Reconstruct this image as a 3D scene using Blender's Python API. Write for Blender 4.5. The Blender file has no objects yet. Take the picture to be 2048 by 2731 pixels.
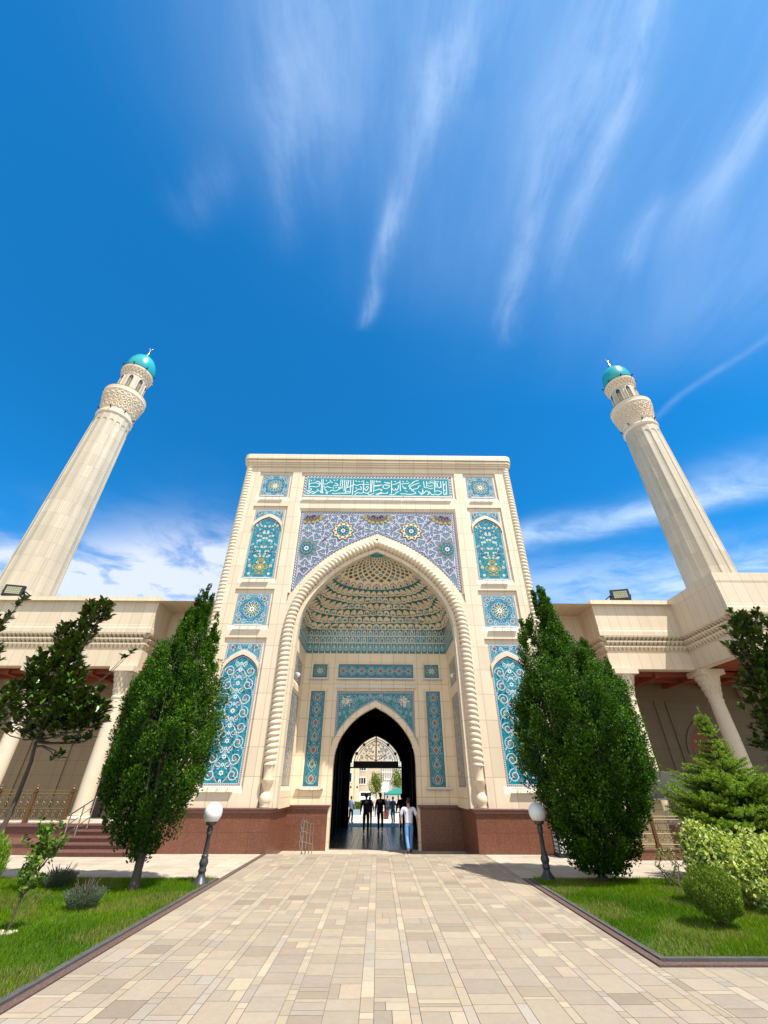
import bpy, math, random
import numpy as np
from mathutils import Vector, Matrix
from math import sin, cos, pi, radians, sqrt, atan2
R = random.Random(7)
NR = np.random.default_rng(7)
scene = bpy.context.scene
COL = scene.collection

# ------------------------------------------------------------------ helpers
class MB:
    """collects geometry for ONE mesh object"""
    def __init__(s):
        s.v = []; s.f = []; s.m = []; s.c = []; s.usecol = False
    def add(s, pts, faces, m=0, col=None):
        o = len(s.v); s.v.extend([tuple(p) for p in pts])
        for f in faces:
            s.f.append([i + o for i in f]); s.m.append(m); s.c.append(col)
        if col is not None: s.usecol = True
    def poly(s, pts, m=0, col=None): s.add(pts, [list(range(len(pts)))], m, col)
    def box(s, x0, x1, y0, y1, z0, z1, m=0, col=None):
        if x0 > x1: x0, x1 = x1, x0
        p = [(x0,y0,z0),(x1,y0,z0),(x1,y1,z0),(x0,y1,z0),(x0,y0,z1),(x1,y0,z1),(x1,y1,z1),(x0,y1,z1)]
        s.add(p, [[0,3,2,1],[4,5,6,7],[0,1,5,4],[1,2,6,5],[2,3,7,6],[3,0,4,7]], m, col)
    def grid(s, rows, m=0, closed=False, flip=False):
        """rows: list of equal-length point lists"""
        n = len(rows[0]); o = len(s.v)
        for r in rows: s.v.extend([tuple(p) for p in r])
        for i in range(len(rows)-1):
            for j in range(n if closed else n-1):
                a = o+i*n+j; b = o+i*n+(j+1) % n; c = b+n; d = a+n
                s.f.append([a,d,c,b] if flip else [a,b,c,d]); s.m.append(m); s.c.append(None)
    def lathe(s, prof, n=24, c=(0,0), m=0, rf=None):
        """prof: (r,z) bottom to top"""
        rows = []
        for r, z in prof:
            rows.append([(c[0]+(rf(r,z,2*pi*k/n) if rf else r)*cos(2*pi*k/n), c[1]+(rf(r,z,2*pi*k/n) if rf else r)*sin(2*pi*k/n), z) for k in range(n)])
        s.grid(rows, m, closed=True)
        if prof[0][0] > 1e-4: s.poly(list(reversed(rows[0])), m)
        if prof[-1][0] > 1e-4: s.poly(rows[-1], m)
    def tube(s, path, r, n=8, m=0, cap=True, up=None):
        """r: number, list, or function(i,theta,arc)"""
        P = [Vector(p) for p in path]; rows = []; arc = 0
        T0 = (P[1]-P[0]).normalized()
        ref = Vector(up) if up else (Vector((0,0,1)) if abs(T0.z) < .9 else Vector((0,1,0)))
        N = (ref - T0*ref.dot(T0)).normalized()
        for i, p in enumerate(P):
            T = (P[min(i+1,len(P)-1)]-P[max(i-1,0)]).normalized()
            if i: arc += (P[i]-P[i-1]).length
            N = (N - T*N.dot(T)).normalized(); B = T.cross(N)
            row = []
            for k in range(n):
                th = 2*pi*k/n
                rr = r(i,th,arc) if callable(r) else (r[i] if isinstance(r,(list,tuple)) else r)
                row.append(p + (N*cos(th)+B*sin(th))*rr)
            rows.append(row)
        s.grid(rows, m, closed=True)
        if cap: s.poly(list(reversed(rows[0])), m); s.poly(rows[-1], m)
    def bar(s, a, b, w, m=0, n=4):
        s.tube([a,b], w, n, m)
    def build(s, name, mats, parent=None, smooth=False, local=False):
        me = bpy.data.meshes.new(name)
        off = Vector((0,0,0))
        if parent is not None and not local:
            q = parent
            while q is not None: off += q.location; q = q.parent
        V = np.array(s.v, dtype=np.float64).reshape(-1,3) - np.array(off)
        me.from_pydata(V.tolist(), [], s.f)
        if not isinstance(mats,(list,tuple)): mats = [mats]
        for m in mats: me.materials.append(m)
        me.polygons.foreach_set('material_index', np.array(s.m, dtype=np.int32))
        if smooth: me.polygons.foreach_set('use_smooth', np.ones(len(s.f), dtype=bool))
        if s.usecol:
            at = me.attributes.new('tint', 'FLOAT_COLOR', 'FACE')
            a = np.ones((len(s.f),4), dtype=np.float32)
            for i,c in enumerate(s.c):
                if c is not None: a[i,:3] = c
            at.data.foreach_set('color', a.ravel())
        me.update()
        o = bpy.data.objects.new(name, me); COL.objects.link(o)
        if parent is not None: o.parent = parent
        return o

def quads_object(name, quads, tint, mats, parent=None):
    """fast path: quads (n,k,3) array, tint (n,3)"""
    n, k = quads.shape[:2]
    me = bpy.data.meshes.new(name)
    me.vertices.add(n*k); me.vertices.foreach_set('co', quads.astype(np.float32).ravel())
    me.loops.add(n*k); me.loops.foreach_set('vertex_index', np.arange(n*k, dtype=np.int32))
    me.polygons.add(n); me.polygons.foreach_set('loop_start', np.arange(0,n*k,k,dtype=np.int32))
    me.polygons.foreach_set('loop_total', np.full(n,k,dtype=np.int32))
    me.update(calc_edges=True)
    for m in (mats if isinstance(mats,(list,tuple)) else [mats]): me.materials.append(m)
    at = me.attributes.new('tint','FLOAT_COLOR','FACE')
    a = np.ones((n,4),dtype=np.float32); a[:,:3] = tint; at.data.foreach_set('color', a.ravel())
    o = bpy.data.objects.new(name, me); COL.objects.link(o)
    if parent is not None: o.parent = parent
    return o

def tag(o, label=None, cat=None, group=None, kind=None):
    if label: o['label'] = label
    if cat: o['category'] = cat
    if group: o['group'] = group
    if kind: o['kind'] = kind
    return o
def thing(name, label, cat, loc=(0,0,0), rz=0, group=None):
    o = bpy.data.objects.new(name, None); COL.objects.link(o)
    o.location = loc; o.rotation_euler = (0,0,rz); o.empty_display_size = .2
    return tag(o, label, cat, group)
def structure(o): o['kind'] = 'structure'; return o
def dup(root, loc, rz=0, label=None, scale=None):
    def cp(o, parent):
        c = o.copy(); COL.objects.link(c); c.parent = parent
        for ch in [x for x in kids.get(o.name, [])]: cp(ch, c)
        return c
    kids = {}
    for x in list(bpy.data.objects):
        if x.parent: kids.setdefault(x.parent.name, []).append(x)
    r = cp(root, None); r.location = loc; r.rotation_euler = (0,0,rz)
    if label: r['label'] = label
    if scale: r.scale = scale
    return r

# ------------------------------------------------------------------ materials
class NT:
    def __init__(s, name):
        s.mat = bpy.data.materials.new(name); s.mat.use_nodes = True
        s.t = s.mat.node_tree; s.t.nodes.clear()
        s.out = s.t.nodes.new('ShaderNodeOutputMaterial')
    def n(s, typ, **kw):
        nd = s.t.nodes.new(typ)
        for k, v in kw.items():
            if k.startswith('i_'):
                key = k[2:].replace('_',' ')
                key = int(key) if key.isdigit() else key
                s.set(nd.inputs[key], v)
            else: setattr(nd, k, v)
        return nd
    def set(s, inp, v):
        if isinstance(v, bpy.types.NodeSocket): s.t.links.new(v, inp)
        elif isinstance(v, (tuple,list)) and len(v) == 3 and inp.type == 'RGBA': inp.default_value = (*v,1)
        else: inp.default_value = v
    def math(s, op, a, b=0.0, c=None, clamp=False):
        nd = s.n('ShaderNodeMath', operation=op, use_clamp=clamp); s.set(nd.inputs[0], a); s.set(nd.inputs[1], b)
        if c is not None: s.set(nd.inputs[2], c)
        return nd.outputs[0]
    def mix(s, fac, a, b, mode='MIX'):
        nd = s.n('ShaderNodeMix', data_type='RGBA', blend_type=mode)
        s.set(nd.inputs[0], fac); s.set(nd.inputs[6], a); s.set(nd.inputs[7], b); return nd.outputs[2]
    def ramp(s, fac, stops):
        nd = s.n('ShaderNodeValToRGB'); s.set(nd.inputs[0], fac)
        el = nd.color_ramp.elements
        while len(el) < len(stops): el.new(.5)
        for e, (p, c) in zip(el, stops): e.position = p; e.color = (*c,1) if len(c) == 3 else c
        return nd.outputs[0]
    def noise(s, scale, detail=4, vec=None, rough=.55, dist=0):
        nd = s.n('ShaderNodeTexNoise', i_Scale=scale, i_Detail=detail, i_Roughness=rough, i_Distortion=dist)
        s.set(nd.inputs['Vector'], vec if vec is not None else s.pos())
        return nd.outputs['Fac']
    def pos(s):
        if not hasattr(s,'_p'): s._p = s.n('ShaderNodeNewGeometry')
        return s._p.outputs['Position']
    def principled(s, col, rough=.6, bump=None, bs=.2, bd=.02, **kw):
        p = s.n('ShaderNodeBsdfPrincipled'); s.set(p.inputs['Base Color'], col); s.set(p.inputs['Roughness'], rough)
        for k, v in kw.items(): s.set(p.inputs[k.replace('_',' ')], v)
        if bump is not None:
            b = s.n('ShaderNodeBump', i_Strength=bs, i_Distance=bd); s.set(b.inputs['Height'], bump)
            s.t.links.new(b.outputs[0], p.inputs['Normal'])
        s.t.links.new(p.outputs[0], s.out.inputs['Surface']); return p

def uv_by_normal(n):
    """(u,v) along a vertical wall from world position"""
    sx = n.n('ShaderNodeSeparateXYZ'); n.t.links.new(n.pos(), sx.inputs[0])
    sn = n.n('ShaderNodeSeparateXYZ'); n.t.links.new(n._p.outputs['True Normal'], sn.inputs[0])
    side = n.math('GREATER_THAN', n.math('ABSOLUTE', sn.outputs[0]), .72)
    flat = n.math('GREATER_THAN', n.math('ABSOLUTE', sn.outputs[2]), .8)
    def lerp(a, b, f): return n.math('ADD', n.math('MULTIPLY', a, n.math('SUBTRACT', 1.0, f)), n.math('MULTIPLY', b, f))
    u = lerp(sx.outputs[0], sx.outputs[1], side)
    v = lerp(sx.outputs[2], sx.outputs[1], flat)
    c = n.n('ShaderNodeCombineXYZ'); n.set(c.inputs[0], u); n.set(c.inputs[1], v)
    return c.outputs[0]

def stone(name, col, bw=.85, bh=1.0, mortar=.016, joint=.55, var=.06, rough=.55, off=0.0, shift=(0,0)):
    n = NT(name)
    vec = uv_by_normal(n)
    mp = n.n('ShaderNodeMapping'); n.set(mp.inputs[0], vec); mp.inputs[1].default_value = (shift[0],shift[1],0)
    c1 = tuple(x*(1+var) for x in col); c2 = tuple(x*(1-var) for x in col)
    b = n.n('ShaderNodeTexBrick', offset=off, i_Color1=c1, i_Color2=c2, i_Mortar=tuple(x*joint*y for x,y in zip(col,(1,.9,.75))),
            i_Scale=1.0, i_Brick_Width=bw, i_Row_Height=bh)
    b.inputs['Mortar Size'].default_value = mortar; b.inputs['Mortar Smooth'].default_value = .3; b.inputs['Bias'].default_value = 0
    n.t.links.new(mp.outputs[0], b.inputs['Vector'])
    big = n.noise(.7, 5); fine = n.noise(18, 4)
    c = n.mix(n.math('MULTIPLY', big, .30), b.outputs['Color'], tuple(x*y for x,y in zip(col,(.80,.74,.66))))
    mv = n.n('ShaderNodeMapping'); n.set(mv.inputs[0], n.pos()); mv.inputs[3].default_value = (5,5,.35)
    streak = n.ramp(n.noise(1.0, 5, mv.outputs[0]), [(.50,(0,0,0)),(.78,(1,1,1))])
    c = n.mix(n.math('MULTIPLY', streak, .30), c, tuple(x*y for x,y in zip(col,(.70,.62,.52))))
    c = n.mix(n.math('MULTIPLY', fine, .18), c, tuple(min(1,x*1.15) for x in col))
    n.principled(c, rough, bump=n.math('SUBTRACT', fine, n.math('MULTIPLY', b.outputs['Fac'], 1.5)), bs=.12, bd=.01)
    return n.mat

def plain(name, col, rough=.5, var=.12, nscale=6, metallic=0, bs=0, **kw):
    n = NT(name)
    f = n.noise(nscale, 5)
    c = n.mix(f, tuple(x*(1-var) for x in col), tuple(min(1,x*(1+var)) for x in col))
    n.principled(c, rough, bump=f if bs else None, bs=bs, Metallic=metallic, **kw)
    return n.mat

def granite(name, col, rough=.18, speck=(.32,.17,.11), sc=60, joints=True):
    n = NT(name)
    v = n.n('ShaderNodeTexVoronoi', i_Scale=sc, feature='F1'); n.t.links.new(n.pos(), v.inputs['Vector'])
    sp = n.ramp(v.outputs['Color'], [(0,(.0,.0,.0)),(.62,(.12,.12,.12)),(.9,(1,1,1))])
    f = n.noise(2.2, 4)
    c = n.mix(sp, tuple(x*.75 for x in col), speck)
    c = n.mix(n.math('MULTIPLY', f, .35), c, tuple(x*.6 for x in col))
    if joints:
        b = n.n('ShaderNodeTexBrick', offset=0, i_Color1=(1,1,1), i_Color2=(.86,.86,.86), i_Mortar=(.45,.4,.38), i_Scale=1.0, i_Brick_Width=1.15, i_Row_Height=.62)
        b.inputs['Mortar Size'].default_value = .006
        n.t.links.new(uv_by_normal(n), b.inputs['Vector'])
        c = n.mix(1.0, c, b.outputs['Color'], 'MULTIPLY')
    n.principled(c, n.math('ADD', n.math('MULTIPLY', f, .12), rough))
    return n.mat

def tinted(name, rough=.7, nscale=9, amp=.35, bs=.25, spec=.4, stain=None):
    """colour comes from the per-face tint attribute (each slab its own stone)"""
    n = NT(name)
    a = n.n('ShaderNodeAttribute', attribute_name='tint')
    f = n.noise(nscale, 6, rough=.65); g = n.noise(1.3, 4)
    vein = n.ramp(n.noise(4.5, 8, rough=.7, dist=1.6), [(.38,(0,0,0)),(.50,(.55,.55,.55)),(.64,(1,1,1))])
    c = n.mix(n.math('MULTIPLY', f, amp), a.outputs['Color'], n.mix(1.0, a.outputs['Color'], (.62,.56,.48), 'MULTIPLY'))
    c = n.mix(n.math('MULTIPLY', n.math('GREATER_THAN', f, .66), .10), c, (.75,.66,.52))
    c = n.mix(n.math('MULTIPLY', g, .25), c, n.mix(1.0, a.outputs['Color'], (.75,.72,.7), 'MULTIPLY'))
    c = n.mix(n.math('MULTIPLY', vein, .48), c, n.mix(1.0, c, (1.22,1.16,1.05), 'MULTIPLY'))
    spot = n.ramp(n.noise(.55, 7, rough=.7), [(.50,(0,0,0)),(.72,(1,1,1))])
    c = n.mix(n.math('MULTIPLY', spot, .36), c, n.mix(1.0, c, (.74,.70,.66), 'MULTIPLY'))
    n.principled(c, rough, bump=f, bs=bs, bd=.006, Specular_IOR_Level=spec)
    return n.mat

def leaf(name, rough=.45, trans=.35, spec=.5):
    n = NT(name)
    a = n.n('ShaderNodeAttribute', attribute_name='tint')
    p = n.n('ShaderNodeBsdfPrincipled'); n.set(p.inputs['Base Color'], a.outputs['Color']); p.inputs['Roughness'].default_value = rough
    p.inputs['Specular IOR Level'].default_value = spec
    t = n.n('ShaderNodeBsdfTranslucent'); n.set(t.inputs[0], n.mix(1.0, a.outputs['Color'], (1.35,1.5,.5), 'MULTIPLY'))
    mx = n.n('ShaderNodeMixShader'); mx.inputs[0].default_value = trans
    n.t.links.new(p.outputs[0], mx.inputs[1]); n.t.links.new(t.outputs[0], mx.inputs[2]); n.t.links.new(mx.outputs[0], n.out.inputs['Surface'])
    return n.mat

CREAM = (.70,.585,.44)
M = {}
M['facade'] = stone('facade_stone', CREAM, .86, 1.02, .015, .62, .09, shift=(.43,.7))
M['niche'] = stone('niche_stone', (.81,.665,.48), .62, .80, .015, .55, .05, shift=(.31,.75))
M['trim'] = plain('carved_stone', (.66,.55,.41), .6, .07, 5)
M['rope'] = plain('rope_stone', (.71,.57,.41), .55, .09, 9)
M['parapet'] = stone('parapet_stone', (.65,.535,.395), .52, 3.3, .012, .62, .06, shift=(0,1.6))
M['gallery'] = stone('gallery_stone_shaded', (.15,.105,.055), 1.0, .62, .012, .6, .05)  # right back wall, gallery shade put into the stone colour
M['gallery_left'] = stone('gallery_stone_left_shaded', (.27,.20,.115), 1.0, .62, .012, .6, .05)  # left back wall, same stone with less shade in its colour
M['minaret'] = stone('minaret_stone', (.485,.425,.325), .9, 1.05, .012, .72, .13)
M['granite'] = granite('red_granite', (.18,.064,.036), .33, (.34,.15,.085))
M['granite_trim'] = granite('pink_granite_trim', (.20,.085,.072), .25, (.32,.17,.14), 80, False)
M['wood'] = plain('red_wood_ceiling', (.24,.048,.018), .5, .35, 3)
M['dark'] = plain('passage_wall_shade', (.008,.006,.005), .9, .3, 2, 0, 0, Specular_IOR_Level=.05)  # near-black colour stands in for the unlit depth of the passage
M['iron'] = plain('black_iron', (.012,.011,.012), .45, .3, 8)
M['steel'] = plain('brushed_steel', (.55,.52,.46), .25, .1, 8, 1.0)
M['bronze'] = plain('bronze_paint', (.13,.065,.022), .42, .25, 9, .3)
M['gold'] = plain('gilded_iron', (.17,.12,.05), .5, .25, 9, .3)
M['lampiron'] = plain('grey_cast_iron', (.045,.047,.055), .42, .3, 14, .2)
M['white'] = plain('white_enamel', (.75,.75,.74), .4, .05, 4)
M['bar'] = plain('light_bar_enamel', (.62,.62,.62), .4, .06, 4)
M['dome'] = plain('turquoise_dome', (.022,.34,.37), .25, .22, 1.6)
M['bark'] = plain('bark', (.085,.062,.045), .85, .4, 14, 0, .5)
M['soil'] = plain('soil', (.06,.045,.03), .95, .3, 8)
M['darkglass'] = plain('dark_glass', (.02,.025,.03), .08, .2, 2)
T = {}
for k, c in dict(turq=(.010,.225,.275), blue=(.012,.105,.235), navy=(.010,.028,.10), light=(.10,.26,.34), pale=(.36,.47,.50), white=(.66,.70,.68), yellow=(.42,.31,.03),
                 red=(.27,.065,.05), orange=(.34,.15,.055), green=(.02,.15,.09), purple=(.13,.075,.16), pink=(.58,.50,.54), cream=(.72,.60,.42), brown=(.16,.085,.04), teal=(.025,.20,.205), olive=(.20,.22,.12), grey=(.22,.22,.205), lav=(.145,.215,.275)).items():
    T[k] = plain('glazed_tile_'+k, c, .22, .22, 12)
TK = list(T); TI = {k:i for i,k in enumerate(TK)}; TM = [T[k] for k in TK]

# ------------------------------------------------------------------ 2-D shapes
def curve_pts(pts, n=8):
    """Catmull-Rom through 2-D points"""
    P = [np.array(p,float) for p in pts]; P = [2*P[0]-P[1]] + P + [2*P[-1]-P[-2]]
    out = []
    for i in range(1,len(P)-2):
        for k in range(n):
            t = k/n; a,b,c,d = P[i-1],P[i],P[i+1],P[i+2]
            out.append(tuple(.5*((2*b)+(c-a)*t+(2*a-5*b+4*c-d)*t*t+(3*b-a-3*c+d)*t**3)))
    out.append(tuple(P[-2])); return out
ARCH = curve_pts([(0,12.95),(.6,12.69),(1.2,12.40),(1.8,12.03),(2.35,11.61),(2.8,11.18),(3.2,10.72),(3.52,10.28),(3.78,9.82),(3.98,9.32),(4.11,8.78),(4.175,8.15),(4.185,7.6)], 4)  # rope centre line, right half
def offset(curve, d, mitre=True):
    """offset outward (d>0) of a right-half arch curve apex->down; apex kept on x=0"""
    out = []
    for i,p in enumerate(curve):
        a = curve[max(i-1,0)]; b = curve[min(i+1,len(curve)-1)]
        tx,tz = b[0]-a[0], b[1]-a[1]; L = sqrt(tx*tx+tz*tz) or 1
        nx,nz = -tz/L, tx/L
        if i == 0: out.append((0, p[1]+d/max(nz,.3)))
        else: out.append((p[0]+nx*d, p[1]+nz*d))
    res = [q for q in out if q[0] >= -1e-6]
    return res
def scaled_arch(hw, zs, za):
    """pointed arch of half width hw, spring zs, apex za, same shape as the great arch; right half apex->spring"""
    x1 = ARCH[-1][0]; z0 = 8.0; zt = ARCH[0][1]
    pts = [(x/4.185*hw, zs+(z-z0)/(zt-z0)*(za-zs)) for x,z in ARCH if z >= z0]
    pts.append((hw, zs)); return pts
def arch_z(curve, x):
    """height of the arch curve at |x| (None outside)"""
    x = abs(x)
    for i in range(len(curve)-1):
        a,b = curve[i],curve[i+1]
        if a[0] <= x <= b[0]+1e-9 and b[0] > a[0]: return a[1]+(b[1]-a[1])*(x-a[0])/(b[0]-a[0])
    return None
def sym(curve): return [(-x,z) for x,z in reversed(curve)] + list(curve[1:])

# ------------------------------------------------------------------ tile patterns (all real, thin, layered pieces in ONE mesh per panel)
class Pat:
    def __init__(s, o, u=(1,0,0), v=(0,0,1), n=(0,-1,0), inside=None, z0=0.004):
        s.o=Vector(o); s.u=Vector(u); s.v=Vector(v); s.nn=Vector(n); s.mb=MB(); s.k=0; s.inside=inside; s.z0=z0
    def P(s, p, h): return s.o + s.u*p[0] + s.v*p[1] + s.nn*h
    def lay(s):
        s.k += 1; return s.z0 + s.k*6e-6
    def ok(s, *pts): return s.inside is None or all(s.inside(*p) for p in pts)
    def poly(s, pts, m, clip=True):
        if clip and not s.ok(*pts): return
        h = s.lay()
        a = sum(pts[i][0]*pts[(i+1)%len(pts)][1]-pts[(i+1)%len(pts)][0]*pts[i][1] for i in range(len(pts)))
        if a < 0: pts = list(reversed(pts))
        s.mb.poly([s.P(p,h) for p in pts], TI[m])
    def rect(s, x0,z0,x1,z1, m): s.poly([(x0,z0),(x1,z0),(x1,z1),(x0,z1)], m, False)
    def disc(s, c, r, m, n=10, clip=True): s.poly([(c[0]+r*cos(2*pi*k/n), c[1]+r*sin(2*pi*k/n)) for k in range(n)], m, clip)
    def leafshape(s, c, a, l, w, m):
        ux,uz = cos(a),sin(a)
        s.poly([(c[0]+ux*l*t-uz*w*q, c[1]+uz*l*t+ux*w*q) for t,q in ((-.5,0),(-.15,.5),(.2,.4),(.5,0),(.2,-.4),(-.15,-.5))], m)
    def flower(s, c, r, n, m, mc, a0=0):
        for k in range(n):
            a = a0+2*pi*k/n; s.leafshape((c[0]+r*.6*cos(a), c[1]+r*.6*sin(a)), a, r*.85, r*min(1.1,3.6/n), m)
        s.disc(c, r*.3, mc, 8)
    def ribbon(s, pts, w, m, taper=False):
        h = s.lay(); n = len(pts)
        L=[];Rr=[]
        for i,p in enumerate(pts):
            a=pts[max(i-1,0)]; b=pts[min(i+1,n-1)]; tx,tz=b[0]-a[0],b[1]-a[1]; l=sqrt(tx*tx+tz*tz) or 1
            ww = w*(1-.75*i/n) if taper else w
            L.append((p[0]-tz/l*ww/2,p[1]+tx/l*ww/2)); Rr.append((p[0]+tz/l*ww/2,p[1]-tx/l*ww/2))
        for i in range(n-1):
            if s.ok(pts[i],pts[i+1]):
                s.mb.poly([s.P(q,h) for q in (Rr[i],Rr[i+1],L[i+1],L[i])], TI[m])
    def spiral(s, c, r, a0, turns, w, m, sgn=1):
        n=int(14*turns)+4
        s.ribbon([(c[0]+r*(1-.8*k/n)*cos(a0+sgn*2*pi*turns*k/n), c[1]+r*(1-.8*k/n)*sin(a0+sgn*2*pi*turns*k/n)) for k in range(n+1)], w, m)
    def dashes(s, path, w, step, m, slant=.5):
        """slanted dashes along a polyline (the rope-like border of the panels)"""
        P=[Vector((p[0],p[1],0)) for p in path]; acc=0
        for a,b in zip(P,P[1:]):
            d=(b-a); L=d.length
            if L<1e-6: continue
            d/=L; nn=Vector((-d.y,d.x,0)); t=step/2
            while t < L:
                c=a+d*t; h=s.lay()
                q=[c-d*step*.22-nn*w/2-d*step*slant*.5, c+d*step*.22-nn*w/2-d*step*slant*.5, c+d*step*.22+nn*w/2+d*step*slant*.5, c-d*step*.22+nn*w/2+d*step*slant*.5]
                s.poly([(x.x,x.y) for x in q], m, False); t+=step
    def rosette(s, c, r, full=True):
        n=10
        def star(r1,r2,m,a0=0): s.poly([(c[0]+(r1 if k%2==0 else r2)*cos(a0+pi*k/n), c[1]+(r1 if k%2==0 else r2)*sin(a0+pi*k/n)) for k in range(2*n)], m)
        star(r*1.05, r*.84, 'brown'); star(r*.97, r*.77, 'cream')
        for k in range(n):
            a=2*pi*k/n; s.disc((c[0]+r*.74*cos(a),c[1]+r*.74*sin(a)), r*.12, 'olive', 8); s.disc((c[0]+r*.74*cos(a),c[1]+r*.74*sin(a)), r*.07, 'red', 6)
        s.disc(c, r*.60,'green',20); s.disc(c, r*.50,'light',20)
        for k in range(n):
            a=2*pi*(k+.5)/n; s.leafshape((c[0]+r*.34*cos(a),c[1]+r*.34*sin(a)), a, r*.30, r*.15, 'navy')
        s.disc(c, r*.20,'white',12); s.disc(c, r*.12,'orange',10)
    def build(s, name, parent, smooth=False): return s.mb.build(name, TM, parent)

def border(P, x0,z0,x1,z1, w, m='purple', dm='white', inner='white', step=.09):
    P.rect(x0,z0,x1,z1,m)
    c=[(x0+w/2,z0+w/2),(x1-w/2,z0+w/2),(x1-w/2,z1-w/2),(x0+w/2,z1-w/2),(x0+w/2,z0+w/2)]
    P.dashes(c, w*.6, step, dm)
    P.rect(x0+w,z0+w,x1-w,z1-w,inner)

def square_panel(cx, cz, y, half, parent, seed, label=None):
    P=Pat((cx,y,cz)); rr=random.Random(seed); h=half
    border(P,-h,-h,h,h,.055,inner='pale',step=.08)
    h2=h-.07; P.rect(-h2,-h2,h2,h2,'light')
    sp=[]
    for k in range(110):
        x=rr.uniform(0,h2*.95); z=rr.uniform(0,x)
        if x*x+z*z < (h*.50)**2: continue
        sp.append((x,z,rr.choice(['blue','blue','teal','navy','pale','turq','navy','turq','light']),rr.uniform(.016,.034)*h/.8,rr.uniform(0,pi)))
    for x,z,m,r,a in sp:
        for sx in (-1,1):
            for sz in (-1,1):
                for sw in (0,1):
                    q=(x*sx,z*sz) if not sw else (z*sx,x*sz)
                    P.leafshape(q, a*sx*sz if not sw else (pi/2-a)*sx*sz, r*3, r*1.3, m)
    for sx in (-1,1):
        for sz in (-1,1):
            c=(sx*h*.66,sz*h*.66); P.disc(c,h*.13,'white',10); P.disc(c,h*.105,'brown',10); P.disc(c,h*.05,'orange',8)
            P.spiral((sx*h*.35,sz*h*.78),h*.16,0,1.2,.02,'white',sx*sz); P.spiral((sx*h*.78,sz*h*.35),h*.16,pi/2,1.2,.02,'white',-sx*sz)
    for k in range(12):
        a=2*pi*k/12; P.leafshape((h*.42*cos(a),h*.42*sin(a)),a,h*.22,h*.17,'white'); P.leafshape((h*.42*cos(a),h*.42*sin(a)),a,h*.17,h*.12,'navy')
    P.disc((0,0),h*.37,'olive',24); P.disc((0,0),h*.31,'green',24)
    for k in range(12):
        a=2*pi*(k+.5)/12; P.leafshape((h*.25*cos(a),h*.25*sin(a)),a,h*.12,h*.08,'cream')
    P.flower((0,0),h*.2,8,'white','pink'); P.disc((0,0),h*.05,'red',8)
    return P.build('square_tile_panel', parent)

def small_spandrel(cx, y, z0, z1, hw, outer, parent, seed):
    """rectangle above a pointed arch, both haunches in one panel"""
    ins=lambda x,z: abs(x)<hw-.05 and z<z1-.05 and z>(arch_z(outer,x) or 0)+.07
    P=Pat((cx,y,0)); rr=random.Random(seed); N=24
    def fill(g, m, w, top):
        xs=[-w+2*w*i/N for i in range(N+1)]
        for a,b in zip(xs,xs[1:]):
            za=max(z0,(arch_z(outer,a) or z0)+g); zb=max(z0,(arch_z(outer,b) or z0)+g)
            if za<top or zb<top: P.poly([(a,min(za,top)),(b,min(zb,top)),(b,top),(a,top)],m,False)
    fill(0,'purple',hw,z1); fill(.05,'white',hw-.05,z1-.05)
    P.k+=50; fill(.065,'light',hw-.065,z1-.065)
    edge=[(x,z+.03) for x,z in sym(outer) if abs(x)<hw]
    P.dashes([(-hw+.025,z0),(-hw+.025,z1-.025),(hw-.025,z1-.025),(hw-.025,z0)],.035,.07,'white'); P.dashes(edge,.035,.07,'white')
    P.inside=ins
    for k in range(90):
        x=rr.uniform(0.02,hw-.08); z=rr.uniform(z0,z1); m=rr.choice(['blue','teal','navy','white','turq','navy']); a=rr.uniform(0,pi); r=rr.uniform(.025,.05)
        P.leafshape((x,z),a,r*2.2,r,m); P.leafshape((-x,z),pi-a,r*2.2,r,m)
    for sx in (-1,1):
        c=(sx*hw*.66,z1-.22); P.disc(c,.10,'white',10); P.disc(c,.085,'brown',10); P.disc(c,.05,'red',8)
        P.spiral((sx*hw*.28,z1-.19),.10,0,1.2,.02,'white',sx)
    return P.build('tile_spandrel', parent)

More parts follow.
